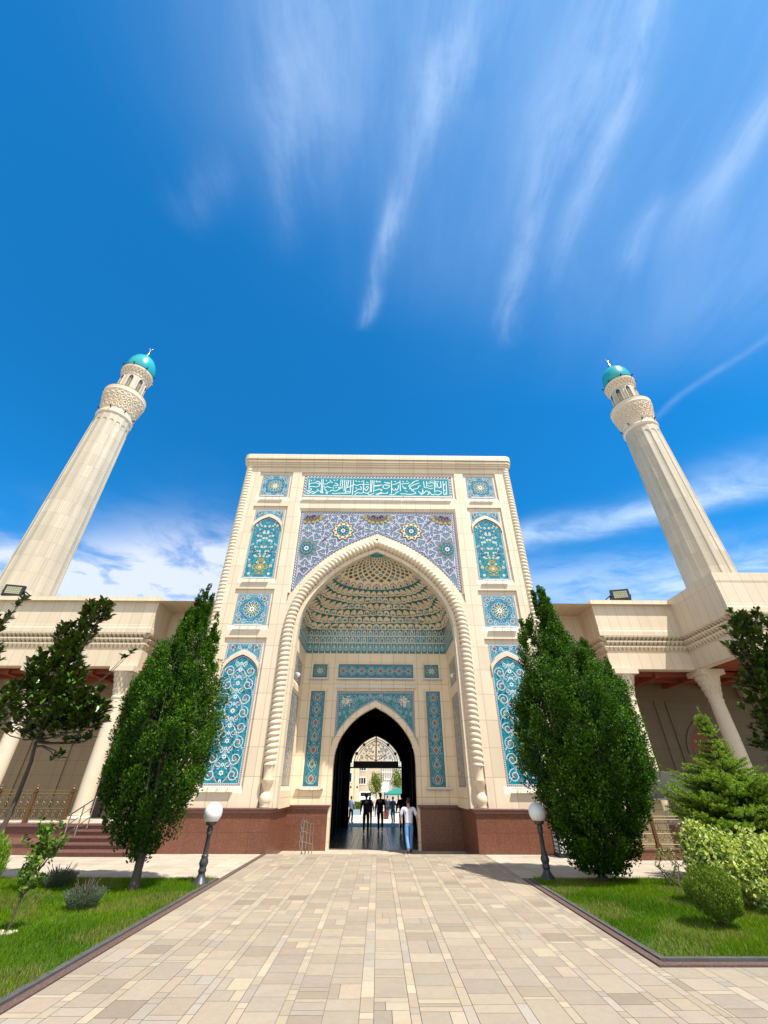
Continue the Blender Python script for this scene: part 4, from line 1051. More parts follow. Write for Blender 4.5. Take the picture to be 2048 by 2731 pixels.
# ------------------------------------------------------------------ MINARETS
def make_minaret():
    t=thing('minaret','tall pale stone minaret with a turquoise dome, rising behind the left arcade','minaret',(-21.37,4.4,0))
    L=True
    def b(mb,name,mat,smooth=False,parent=None): return mb.build(name,mat,parent or t,smooth,local=True)
    mb=MB(); N=16; zs_=[6.0,12,18,24,25.1,25.75,26.3]
    def ring(z,full):
        r0=1.60-(z-6)*(.37/20.3); pts=[]
        for k in range(N):
            a0=2*pi*k/N; a1=2*pi*(k+1)/N
            for f,d in ((.0,0),(.10,0),(.13,-.03*full),(.5,-.045*full),(.87,-.03*full),(.90,0)):
                p0=Vector((cos(a0),sin(a0),0))*r0; p1=Vector((cos(a1),sin(a1),0))*r0
                q=p0.lerp(p1,f); q=q*(1+d/r0); pts.append((q.x,q.y,z))
        return pts
    mb.grid([ring(z,f) for z,f in ((6,1),(25.35,1))],0,closed=True)
    # arched heads of the flutes
    rows=[]
    def ring2(z):
        r0=1.60-(z-6)*(.37/20.3); pts=[]
        h=(z-25.35)/.35
        for k in range(N):
            a0=2*pi*k/N; a1=2*pi*(k+1)/N
            wd=.40*sqrt(max(0,1-min(1,h)**2)) if h<1 else 0
            for f,d in ((0,0),(.5-wd-.0001,0),(.5-wd*.9,-.03),(.5,-.045),(.5+wd*.9,-.03),(.5+wd+.0001,0)):
                d = d if h<1 else 0
                p0=Vector((cos(a0),sin(a0),0))*r0; p1=Vector((cos(a1),sin(a1),0))*r0
                q=p0.lerp(p1,f)*(1+d/r0); pts.append((q.x,q.y,z))
        return pts
    mb.grid([ring2(z) for z in (25.35,25.45,25.54,25.62,25.67,25.699,25.7,26.3)],0,closed=True)
    b(mb,'shaft',M['minaret'])
    mb=MB(); mb.lathe([(1.20,26.28),(1.27,26.34),(1.31,26.44),(1.31,26.56),(1.26,26.64),(1.20,26.68)],40); b(mb,'ring_moulding',M['trim'],True)
    # corbelled balcony with stalactite cells
    mb=MB(); mb.lathe([(1.17,26.6),(1.19,26.95),(1.26,27.5),(1.38,28.1),(1.49,28.55)],48)
    for r,(z,rad,h) in enumerate(((27.25,1.22,.46),(27.62,1.28,.46),(27.99,1.355,.48),(28.36,1.43,.48))):
        n=20
        for k in range(n):
            a=2*pi*(k+.5*(r%2))/n; w=.46*2*pi*rad/n
            def pt(da,zz,o): return ((rad+o)*cos(a)-da*sin(a),(rad+o)*sin(a)+da*cos(a),zz)
            # a little pointed niche: raised rim round a hollow
            o=[pt(-w,z-h*.1,.06),pt(-w,z+h*.25,.07),pt(0,z+h*.55,.10),pt(w,z+h*.25,.07),pt(w,z-h*.1,.06),pt(0,z-h*.42,.03)]
            i=[pt(-w*.6,z-h*.06,.06),pt(-w*.6,z+h*.18,.07),pt(0,z+h*.38,.09),pt(w*.6,z+h*.18,.07),pt(w*.6,z-h*.06,.06),pt(0,z-h*.26,.04)]
            d=[pt(-w*.5,z-h*.05,-.06),pt(-w*.5,z+h*.15,-.06),pt(0,z+h*.30,-.06),pt(w*.5,z+h*.15,-.06),pt(w*.5,z-h*.05,-.06),pt(0,z-h*.2,-.06)]
            base=[pt(-w,z-h*.1,-.05),pt(-w,z+h*.25,-.05),pt(0,z+h*.55,-.05),pt(w,z+h*.25,-.05),pt(w,z-h*.1,-.05),pt(0,z-h*.42,-.05)]
            for e in range(6):
                f=(e+1)%6; mb.poly([o[e],o[f],i[f],i[e]][::-1]); mb.poly([i[e],i[f],d[f],d[e]][::-1]); mb.poly([base[e],base[f],o[f],o[e]][::-1])
    b(mb,'balcony_corbel',M['trim'])
    mb=MB(); mb.lathe([(1.45,28.56),(1.53,28.64),(1.57,28.74),(1.55,28.82),(1.58,29.10),(1.53,29.10),(1.53,28.8),(.9,28.8)],48); b(mb,'balcony',M['trim'],False)
    mb=MB()
    for k in range(48): a=2*pi*k/48; b2=2*pi*(k+1)/48; mb.bar((1.56*cos(a),1.56*sin(a),29.14),(1.56*cos(b2),1.56*sin(b2),29.14),.022)
    b(mb,'balcony_rail',M['bronze'])
    mb=MB(); mb.lathe([(1.0,28.8),(.99,31.35)],16)
    b(mb,'drum',M['minaret'])
    for k in range(8):
        a=2*pi*(k+.5)/8; mb=MB(); rd=.985
        ar=scaled_arch(.17,30.70,31.12); out=[(x,z) for x,z in sym(ar)]+[(.17,29.35),(-.17,29.35)]
        def pt(x,z,o): return ((rd+o)*cos(a)-x*sin(a),(rd+o)*sin(a)+x*cos(a),z)
        mb.poly([pt(x,z,.006) for x,z in out],0)
        fr=[(x*1.25,(z-30.2)*1.06+30.2) for x,z in out]
        for e in range(len(out)): f=(e+1)%len(out); mb.poly([pt(*out[e],.03),pt(*out[f],.03),pt(*fr[f],.03),pt(*fr[e],.03)],1); mb.poly([pt(*fr[e],.03),pt(*fr[f],.03),pt(*fr[f],-.06),pt(*fr[e],-.06)],1)
        for i in range(-3,16):
            for sg in (-1,1):
                z0=29.35+i*.16; 
                p=(-.16*sg,z0); q=(.16*sg,z0+.4)
                if z0>29.30 and z0+.4<30.85: mb.bar(pt(*p,.018),pt(*q,.018),.014,1)
        b(mb,'lattice_window',[M['darkglass'],M['trim']])
    mb=MB(); mb.lathe([(.99,31.25),(1.03,31.30),(1.03,31.40),(1.09,31.68),(1.16,31.92),(1.22,32.0),(1.24,32.14),(1.18,32.2)],40)
    for r,(z,rad) in enumerate(((31.55,1.06),(31.79,1.12))):
        for k in range(26):
            a=2*pi*(k+.5*r)/26; w=.118
            def pt(da,zz,o): return ((rad+o)*cos(a)-da*sin(a),(rad+o)*sin(a)+da*cos(a),zz)
            mb.add([pt(-w,z+.12,.02),pt(w,z+.12,.02),pt(w,z+.12,.11),pt(-w,z+.12,.11),pt(0,z-.16,.0)],[[0,1,2,3],[1,0,4],[2,1,4],[3,2,4],[0,3,4]])
    b(mb,'drum_cornice',M['trim'])
    mb=MB()
    for k in range(40): a=2*pi*k/40; b2=2*pi*(k+1)/40; mb.bar((1.23*cos(a),1.23*sin(a),32.22),(1.23*cos(b2),1.23*sin(b2),32.22),.025)
    b(mb,'dome_rail',M['iron'])
    for k in range(8):
        for rd,z in ((1.25,32.2),(1.27,26.76)):
            a=2*pi*(k+.3)/8; mb=MB(); x,y=rd*cos(a),rd*sin(a); mb.tube([(x,y,z-.06),(x+.05*cos(a),y+.05*sin(a),z+.02),(x+.16*cos(a),y+.16*sin(a),z+.10)],[.03,.05,.06],8); b(mb,'spotlight',M['iron'])
    mb=MB(); mb.lathe([(1.04,32.18),(1.12,32.45),(1.155,32.8),(1.13,33.2),(1.03,33.65),(.84,34.05),(.58,34.36),(.30,34.55),(.09,34.64)],48); b(mb,'dome',M['dome'],True)
    mb=MB(); mb.lathe([(.10,34.60),(.14,34.70),(.07,34.80),(.15,34.95),(.15,35.05),(.05,35.2),(.035,35.5),(.08,35.56),(.035,35.63),(.02,35.8)],14)
    n=16; arc=[(.13*cos(radians(-220+260*k/n)),0,35.92+.13*sin(radians(-220+260*k/n))) for k in range(n+1)]
    mb.tube(arc,[.012+.03*sin(pi*k/n) for k in range(n+1)],6); b(mb,'crescent_finial',M['steel'],True)
    return t
mn=make_minaret()
dup(mn,(21.64,5.0,0),radians(11),'tall pale stone minaret with a turquoise dome, rising behind the right arcade')
mn['group']='minarets'; 
for o in bpy.data.objects:
    if o.name.startswith('minaret'): o['group']='minarets'

# ------------------------------------------------------------------ STREET FURNITURE
def make_lamp():
    t=thing('street_lamp','short grey cast iron lamp with a white globe, at the corner of the left lawn','street lamp',(-4.22,-5.72,0),0,'globe lamps')
    mb=MB(); fl=lambda r,z,a:r*(1-.10*abs(sin(5*a))) if .03<z<.5 else r
    mb.lathe([(.215,0),(.215,.035),(.20,.06),(.13,.13),(.09,.20),(.082,.24),(.10,.26),(.10,.30),(.082,.33),(.095,.38),(.115,.43),(.10,.49),(.075,.53),(.085,.55),(.085,.58),(.062,.60)],20,rf=fl); mb.build('base',M['lampiron'],t,True,True)
    mb=MB(); mb.lathe([(.062,.60),(.052,.98),(.075,1.0),(.075,1.03),(.058,1.05),(.075,1.08),(.08,1.12),(.06,1.16),(.055,1.18)],20,rf=lambda r,z,a:r*(1-.10*abs(sin(5*a)))); mb.build('pole',M['lampiron'],t,True,True)
    mb=MB(); mb.lathe([(.06,1.17),(.13,1.20),(.14,1.28),(.115,1.285)],20); mb.build('collar',plain('bronze_collar',(.10,.055,.04),.4,.2,9,.3),t,True,True)
    n=NT('opal_globe'); n.principled((.80,.80,.79),.18,Subsurface_Weight=.3); 
    mb=MB(); mb.lathe([(.235*cos(radians(a)),1.455+.235*sin(radians(a))) for a in range(-52,91,8)]+[(.0005,1.69)],32); mb.build('globe',n.mat,t,True,True)
    return t
lamp=make_lamp()
dup(lamp,(4.66,-5.08,0),.4,'short dark cast iron lamp with a white globe, against the big tree on the right')

def floodlight(x,y,z,rz,label):
    t=thing('floodlight',label,'floodlight',(x,y,z),rz,'roof floodlights')
    mb=MB(); mb.box(-.46,.46,-.06,.10,.10,.70); mb.box(-.40,.40,.10,.16,.16,.64)
    for k in range(9): mb.box(-.40+k*.09,-.37+k*.09,.16,.22,.18,.62)
    mb.build('housing',M['iron'],t,False,True)
    mb=MB(); mb.box(-.35,.35,-.075,-.058,.22,.60); 
    n=NT('floodlight_lens'); br=n.n('ShaderNodeTexBrick',offset=0,i_Color1=(.40,.40,.26),i_Color2=(.32,.33,.22),i_Mortar=(.14,.15,.08),i_Scale=1.0,i_Brick_Width=.085,i_Row_Height=.1); br.inputs['Mortar Size'].default_value=.012
    tc_=n.n('ShaderNodeTexCoord'); sx=n.n('ShaderNodeSeparateXYZ'); n.t.links.new(tc_.outputs['Object'],sx.inputs[0]); cb=n.n('ShaderNodeCombineXYZ'); n.set(cb.inputs[0],sx.outputs[0]); n.set(cb.inputs[1],sx.outputs[2]); n.t.links.new(cb.outputs[0],br.inputs['Vector'])
    n.principled(br.outputs['Color'],.12); mb.build('lens',n.mat,t,False,True)
    mb=MB(); mb.bar((.5,.02,.40),(.5,.25,.05),.035); mb.bar((-.5,.02,.40),(-.5,.25,.05),.035); mb.box(-.52,.72,.18,.32,0,.06); mb.bar((.46,.12,.45),(.70,.25,.30),.03); mb.bar((.7,.25,.3),(.66,.25,.02),.025); mb.build('bracket',M['iron'],t,False,True)
    return t
floodlight(-19.35,1.45,TOP,radians(14),'black floodlight on the left parapet in front of a minaret')
f2=floodlight(13.15,1.45,TOP,radians(-14),'black floodlight alone on the right parapet against the sky')
for c in list(f2.children): 
    if c.name.startswith('bracket'): c.scale=(-1,1,1)

# stainless stair rails
def handrail(name,label,pts_low,pts_high,h,posts,r=.024,curl=True):
    t=thing(name,label,'handrail',pts_low)
    A=Vector(pts_low); B=Vector(pts_high)
    for k in range(posts):
        p=A.lerp(B,k/(posts-1)); mb=MB(); mb.tube([p,p+Vector((0,0,h))],r,10); mb.lathe([(.05,p.z),(.05,p.z+.012)],12,(p.x,p.y)); mb.build('post',M['steel'],t,True)
    d=(B-A).normalized()
    for i,f in enumerate((1.0,.68,.36)):
        mb=MB(); e=.18 if i==0 else 0
        mb.tube([A+Vector((0,0,h*f))-d*e,B+Vector((0,0,h*f))+Vector((d.x,d.y,0))*e],r if i==0 else r*.6,10); mb.build('rail' if i==0 else 'lower_rail',M['steel'],t,True)
    return t
handrail('stair_handrail','sloping steel handrail on the granite steps beside a round column',(-11.05,-.55,.16),(-11.05,.75,.68),1.02,3)
t=handrail('niche_handrail','short steel handrail in front of the granite plinth at the gateway',(-2.62,.22,FL+.22),(-2.46,1.9,FL),.98,4,.022)
mb=MB()
for k in range(3): mb.tube([(-2.66+.03*k,.16,FL+.3+.25*k),(-2.72,.10,FL+.55+.25*k),(-2.66,.2,FL+.75+.25*k)],.012,6)
mb.build('scroll',M['steel'],t,True)

def interlace(mb,x0,x1,y,z0,z1,n,m=0,w=.011):
    """row of interlocking ring-and-bracket ironwork between two posts"""
    L=x1-x0; c=L/n; zm=(z0+z1)/2; h=z1-z0
    for k in range(n):
        a=x0+c*k; q=a+c/2
        for s in (-1,1):
            mb.tube([(a,y,zm+s*h*.48),(a+c*.22,y,zm+s*h*.48),(a+c*.22,y,zm+s*h*.22),(a+c*.36,y,zm+s*h*.22),(q-.04,y,zm),(q+.04,y,zm-s*h*.14),(q+c*.12,y,zm-s*h*.22),(a+c*.78,y,zm-s*h*.22),(a+c*.78,y,zm-s*h*.48),(a+c,y,zm-s*h*.48)],w,4,m,False)
            mb.tube([(q-c*.12,y,zm+s*h*.22),(q,y,zm+s*h*.40),(q+c*.12,y,zm+s*h*.22)],w,4,m,False)
def balustrade(label,x0,x1,y,z,h,n,loc,flip=False):
    t=thing('balustrade',label,'balustrade',loc)
    for k in range(n+1):
        x=x0+(x1-x0)*k/n; mb=MB()
        mb.box(x-.075,x+.075,y-.075,y+.075,z,z+.12); mb.box(x-.05,x+.05,y-.05,y+.05,z+.12,z+h-.1); mb.box(x-.07,x+.07,y-.07,y+.07,z+h-.10,z+h-.03)
        mb.lathe([(.03,z+h-.03),(.055,z+h+.02),(.03,z+h+.07),(.045,z+h+.11),(.0,z+h+.16)],10,(x,y)); mb.build('post',M['bronze'],t)
    for k in range(n):
        a=x0+(x1-x0)*k/n+.06; b_=x0+(x1-x0)*(k+1)/n-.06; mb=MB()
        for zz in (z+.10,z+h*.42,z+h*.86,z+h*.96): mb.bar((a,y,zz),(b_,y,zz),.016)
        interlace(mb,a,b_,y,z+.16,z+h*.40,5); interlace(mb,a,b_,y,z+h*.46,z+h*.82,5)
        mb.build('iron_panel',M['gold'],t)
    return t
balustrade('gilded iron balustrade along the left gallery floor, between the columns',-16.9,-12.43,1.33,GZ,1.12,3,(-14.6,1.33,GZ))
balustrade('low gilded iron balustrade on the granite ledge of the right arcade',7.9+.3,13.3,-1.2,.30,.92,3,(10.8,-1.2,.3))
# sunken stair canopy on the right
t=thing('stair_canopy','curved grey translucent canopy over the basement stair, behind the spruce','canopy',(11.9,.2,.3))
n=NT('grey_polycarbonate'); n.principled((.045,.045,.038),.8,Specular_IOR_Level=.1); 
mb=MB(); N=14
rows=[[(10.7,.35+ .9*(1-cos(pi/2*k/N))-.45, 1.66+.95*sin(pi/2*k/N)),(13.4,.35+.9*(1-cos(pi/2*k/N))-.45,1.66+.95*sin(pi/2*k/N))] for k in range(N+1)]
mb.grid(rows); mb.build('sheet',n.mat,t,True)
mb=MB()
for x in (10.7,12.05,13.4): mb.tube([(x,.35+.9*(1-cos(pi/2*k/N))-.45+.02,1.66+.95*sin(pi/2*k/N)-.02) for k in range(N+1)],.022,6)
for x in (10.75,13.35): mb.bar((x,.75,.3),(x,.75,2.55),.03)
mb.bar((10.7,-.1,1.66),(13.4,-.1,1.66),.02); mb.build('frame',M['iron'],t)
mb=MB(); mb.box(9.6,11.45,.55,.75,.0,1.62)
mb.build('stair_wall',stone('stair_wall_stone',(.58,.46,.27),3.0,.22,.014,.4,.04),t)

# litter bin with white lattice sides
t=thing('litter_bin','white lattice litter bin with a black frame, half hidden by the big tree','litter bin',(6.86,-.62,0))
mb=MB(); x0,x1,y0,y1=6.56,7.16,-.86,-.38
mb.box(x0-.05,x1+.05,y0-.05,y1+.05,0,.12); mb.box(x0-.03,x1+.03,y0-.03,y1+.03,.70,.76)
for x in (x0,x1):
    for y in (y0,y1): mb.box(x-.025,x+.025,y-.025,y+.025,.12,.70)
mb.build('frame',M['iron'],t)
mb=MB(); mb.box(x0+.03,x1-.03,y0+.03,y1-.03,.12,.69); mb.build('liner',M['iron'],t)
for nm in range(2):
    mb=MB()
    for i in range(5):
        for j in range(5):
            if nm==0: a=x0+.06+i*.12; f=lambda u,v:(a+u,y0-.008,.18+j*.115+v)
            else: a=y0+.05+i*.095; f=lambda u,v:(x0-.008,a+u,.18+j*.115+v)
            k=8; r0,r1=.032,.064
            for e in range(k):
                t0,t1=2*pi*(e+.5)/k,2*pi*(e+1.5)/k
                mb.poly([f(r0*cos(t0),r0*sin(t0)),f(r1*cos(t0),r1*sin(t0)),f(r1*cos(t1),r1*sin(t1)),f(r0*cos(t1),r0*sin(t1))])
    mb.build('lattice_side',M['white'],t)

# ------------------------------------------------------------------ GROUND
def slabs(name, x0,x1,y0,y1, bx,by, sx,sy, z, gap, pal, pal2, mat, seed, split=.25, skip=None, jitter=.0):
    """stone paving: every stone its own face. sx>0: ashlar of wide courses and narrow strips, sx==0: plain slabs"""
    rr=random.Random(seed); q=[]; t=[]; g=gap/2
    def put(a,b,c,d,col):
        v=rr.uniform(.89,1.10); q.append([(a+g,c+g,z),(b-g,c+g,z),(b-g,d-g,z),(a+g,d-g,z)]); t.append(tuple(k*v for k in col))
    x=x0
    while x<x1-1e-6:
        kind=0 if sx<=0 else rr.choice([0,0,0,1])
        w=bx*rr.uniform(1-jitter,1+jitter)
        b=min(x+w,x1); y=y0+(0 if sx>0 and rr.random()<.5 else -rr.random()*by)
        while y<y1-1e-6:
            h=by*rr.uniform(1-jitter,1+jitter) if sx<=0 else rr.choice([by,by,by*.8,by*1.15,by*1.6,by*.55,sy,sy*1.4])
            c,d=max(y0,y),min(y+h,y1)
            if y1-d<.04: d=y1
            y=d if d>y else y+h
            if d-c<.02: continue
            small=sx>0 and h<by*.5
            if sx>0 and not small and rr.random()<.16: m_=x+(b-x)*rr.choice([.33,.5,.66]); put(x,m_,c,d,rr.choice(pal)); put(m_,b,c,d,rr.choice(pal2))
            else: put(x,b,c,d,rr.choice(pal2 if small and rr.random()<.75 else pal))
        x=b
        if sx>0 and x<x1-.2 and rr.random()<.85:      # narrow strip between two courses
            b=min(x+sx*rr.uniform(.8,1.25),x1); y=y0-rr.random()*.3
            while y<y1-1e-6:
                h=rr.choice([by*.4,by*.7,by,by*1.3]); c,d=max(y0,y),min(y+h,y1); y+=h
                if d-c>.02: put(x,b,c,d,rr.choice(pal2))
            x=b
    return structure(quads_object(name,np.array(q),np.array(t),mat))
def sheet(name,x0,x1,y0,y1,z,mat):
    mb=MB(); mb.poly([(x0,y0,z),(x1,y0,z),(x1,y1,z),(x0,y1,z)]); return structure(mb.build(name,mat))
M['paving']=tinted('sandstone_paving',.62,11,.40,.25,.35)
M['plaza']=tinted('pale_plaza_paving',.65,9,.30,.2,.35)
M['bed']=plain('paving_bed',(.15,.135,.11),.9,.2,8)
sheet('ground',-1500,1500,-1500,1500,-.36,plain('town_ground',(.34,.30,.25),.9,.2,.5))
E_=.000
bed=MB()
for a,b,c,d in ((-3.86,4.06,-24,0),(4.06,16,-24,-11.24),(-36,-3.86,-4.9,1.3),(4.06,36,-4.9,1.3),(3.86,4.06,-.0,.4),(-3.9,-3.86,0,.0)):
    if b>a and d>c: bed.poly([(a,c,-.012),(b,c,-.012),(b,d,-.012),(a,d,-.012)])
bed.poly([(-3.9,0,FL),(3.9,0,FL),(3.9,0,-.012),(-3.9,0,-.012)])
structure(bed.build('paving_bed',M['bed']))
pal=[(c[0]*.69,c[1]*.665,c[2]*.665) for c in [(.47,.41,.31),(.45,.41,.32),(.49,.42,.32),(.44,.39,.30),(.50,.44,.335),(.46,.41,.325),(.49,.43,.335),(.47,.40,.31),(.52,.45,.34),(.50,.42,.33),(.48,.43,.34),(.47,.41,.32),(.49,.43,.33),(.48,.42,.325),(.46,.41,.33),(.50,.44,.34),(.47,.42,.33),(.49,.43,.335),(.51,.45,.34),(.40,.345,.265)]]
pal2=[(c[0]*.67,c[1]*.65,c[2]*.635) for c in [(.60,.52,.38),(.56,.49,.37),(.52,.47,.39),(.62,.54,.41),(.50,.46,.40),(.55,.46,.35),(.48,.43,.36),(.58,.51,.40)]]
slabs('walkway',-3.85,4.05,-22,-.02,.43,.38,.13,.085,0,.006,pal,pal2,M['paving'],4,.38,jitter=.16)
slabs('side_path',4.05,15,-22,-11.26,.43,.38,.13,.085,0,.006,pal,pal2,M['paving'],14,.30,jitter=.12)
palp=[(.46,.405,.325),(.45,.39,.315),(.475,.42,.34),(.43,.38,.31),(.46,.40,.335),(.42,.37,.30)]
slabs('plaza',-34,-4.02,-4.83,1.2,.62,.31,0,0,0,.006,palp,palp,M['plaza'],5)
slabs('plaza',4.07,34,-4.80,1.2,.62,.31,0,0,0,.006,palp,palp,M['plaza'],6)
mbk=MB(); mbk.box(-4.9,4.9,-.05,.0,-.1,-.004); structure(mbk.build('paving_edge',M['trim']))
slabs('niche_floor',-3.88,3.88,.01,3.66,.6,.6,0,0,FL,.006,palp,palp,M['plaza'],7)
n=NT('dark_polished_slabs'); a=n.n('ShaderNodeAttribute',attribute_name='tint'); f=n.noise(7,5); n.principled(n.mix(n.math('MULTIPLY',f,.4),a.outputs['Color'],(.02,.02,.02)),.24,Specular_IOR_Level=.32)
pd=[(.19,.150,.095),(.235,.187,.12),(.155,.122,.08),(.20,.16,.105)]
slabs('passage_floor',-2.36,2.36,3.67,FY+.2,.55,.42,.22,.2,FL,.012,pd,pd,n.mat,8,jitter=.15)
pb=[(.60,.53,.44),(.56,.50,.43),(.62,.55,.45)]
slabs('rear_step',-9,9,FY+.41,FY+3.6,.8,.45,0,0,FL,.01,[(.32,.28,.23),(.29,.25,.21)],pb,M['plaza'],9)
slabs('rear_plaza',-30,30,FY+3.62,90,1.2,1.2,0,0,FL,.012,pb,pb,M['plaza'],10)
# kerbs: red granite strip and grey gutter stone
M['kerbred']=granite('red_kerb_granite',(.13,.075,.06),.6,(.20,.13,.10),70,False)
M['kerbgrey']=plain('grey_kerb_stone',(.075,.072,.068),.85,.55,6)
def kerb(name,x0,x1,y0,y1,z,m): mb=MB(); mb.box(x0,x1,y0,y1,-.012,z); structure(mb.build(name,m))
kerb('red_kerb',-3.985,-3.86,-20,-.02,.012,M['kerbred']); kerb('grey_kerb',-4.09,-3.99,-20,-5.02,.04,M['kerbgrey'])
kerb('red_kerb',4.06,4.18,-11.24,-4.80,.02,M['kerbred']); kerb('grey_kerb',4.185,4.28,-11.06,-4.96,.04,M['kerbgrey'])
kerb('red_kerb',4.185,15,-11.24,-11.12,.02,M['kerbred']); kerb('grey_kerb',4.285,15,-11.06+.0,-10.97,.04,M['kerbgrey'])
kerb('lawn_edge',-36,-4.02,-5.0,-4.84,.02,M['kerbred']); kerb('lawn_edge',4.205,36,-4.95,-4.81,.02,M['kerbred'])
# lawns and grass
n=NT('lawn_turf'); f=n.noise(1.1,5); g=n.noise(14,4); n.principled(n.mix(g,n.mix(f,(.030,.085,.008),(.075,.13,.015)),(.03,.06,.01)),.9)
sheet('lawn',-36,-4.09,-24,-5.0,.015,n.mat); sheet('lawn',4.28,36,-10.97,-4.95,.015,n.mat)
def vnoise(x,y,s):
    return .5+.25*np.sin(x*s+1.3*np.sin(y*s*.7+.5))+.25*np.sin(y*s*1.3+1.7*np.sin(x*s*.9+2))
def grass(name,x0,x1,y0,y1,n_,keep=None):
    x=NR.uniform(x0,x1,n_); y=NR.uniform(y0,y1,n_)
    if keep is not None: k=keep(x,y); x,y=x[k],y[k]
    n_=len(x); h=NR.uniform(.035,.085,n_)*(0.75+.5*vnoise(x,y,2.3)); a=NR.uniform(0,2*pi,n_); w=NR.uniform(.004,.008,n_)
    bend=NR.uniform(.0,.06,n_); b=NR.uniform(0,2*pi,n_)
    p0=np.stack([x-np.cos(a)*w,y-np.sin(a)*w,np.full(n_,.012)],-1); p1=np.stack([x+np.cos(a)*w,y+np.sin(a)*w,np.full(n_,.012)],-1); p2=np.stack([x+bend*np.cos(b),y+bend*np.sin(b),.012+h],-1)
    m=(vnoise(x+3,y,1.5)*.6+NR.uniform(0,.5,n_))[:,None]
    c=np.array([.035,.115,.002])*(1-m)+np.array([.155,.245,.008])*m
    dry=((vnoise(x-1,y+4,2.1)>.60)&(NR.random(n_)<.45))|(NR.random(n_)<.03); c[dry]=np.array([.26,.24,.075])*NR.uniform(.7,1.1,(dry.sum(),1))
    o=quads_object(name,np.stack([p0,p1,p2],1),c,M_grass); tag(o,'short green lawn grass with a few dry patches','grass',kind='stuff')
M_grass=leaf('grass_blade',.8,.30,.06)
grass('grass',-13.5,-4.04,-13.8,-4.95,190000); grass('grass',4.24,12.5,-11.01,-4.93,120000)

# ------------------------------------------------------------------ VEGETATION
def unit(v): return v/np.maximum(1e-9,np.linalg.norm(v,axis=-1,keepdims=True))
def leafquads(pos, d, size, width, fold=.25):
    """pointed leaves: pos base, d direction"""
    n=len(pos); d=unit(d); r=unit(np.cross(d,unit(NR.normal(size=(n,3))))); up=np.cross(r,d)
    L=size[:,None]; W=(size*width)[:,None]
    return np.stack([pos, pos+d*L*.45+r*W+up*W*fold, pos+d*L, pos+d*L*.45-r*W+up*W*fold],1)
def leafhex(pos,d,size,width,up):
    n=len(pos); d=unit(d); r=unit(np.cross(d,up)); L=size[:,None]; W=(size*width)[:,None]; u=np.cross(r,d)
    return np.stack([pos, pos+d*L*.3+r*W*.85+u*W*.2, pos+d*L*.7+r*W*.8+u*W*.15, pos+d*L-u*L*.08, pos+d*L*.7-r*W*.8+u*W*.15, pos+d*L*.3-r*W*.85+u*W*.2],1)
def mixc(a,b,t): t=np.asarray(t)[:,None]; return np.array(a)*(1-t)+np.array(b)*t
M_leaf=leaf('hornbeam_leaf',.55,.16,.22); M_needle=leaf('needle',.5,.25,.3); M_pale=leaf('variegated_leaf',.5,.30,.4)
n=NT('magnolia_leaf'); a=n.n('ShaderNodeAttribute',attribute_name='tint'); gm=n.n('ShaderNodeNewGeometry'); n.principled(n.mix(n.math('MULTIPLY',gm.outputs['Backfacing'],.45),a.outputs['Color'],(.075,.045,.016)),.2,Specular_IOR_Level=.5); M_mag=n.mat

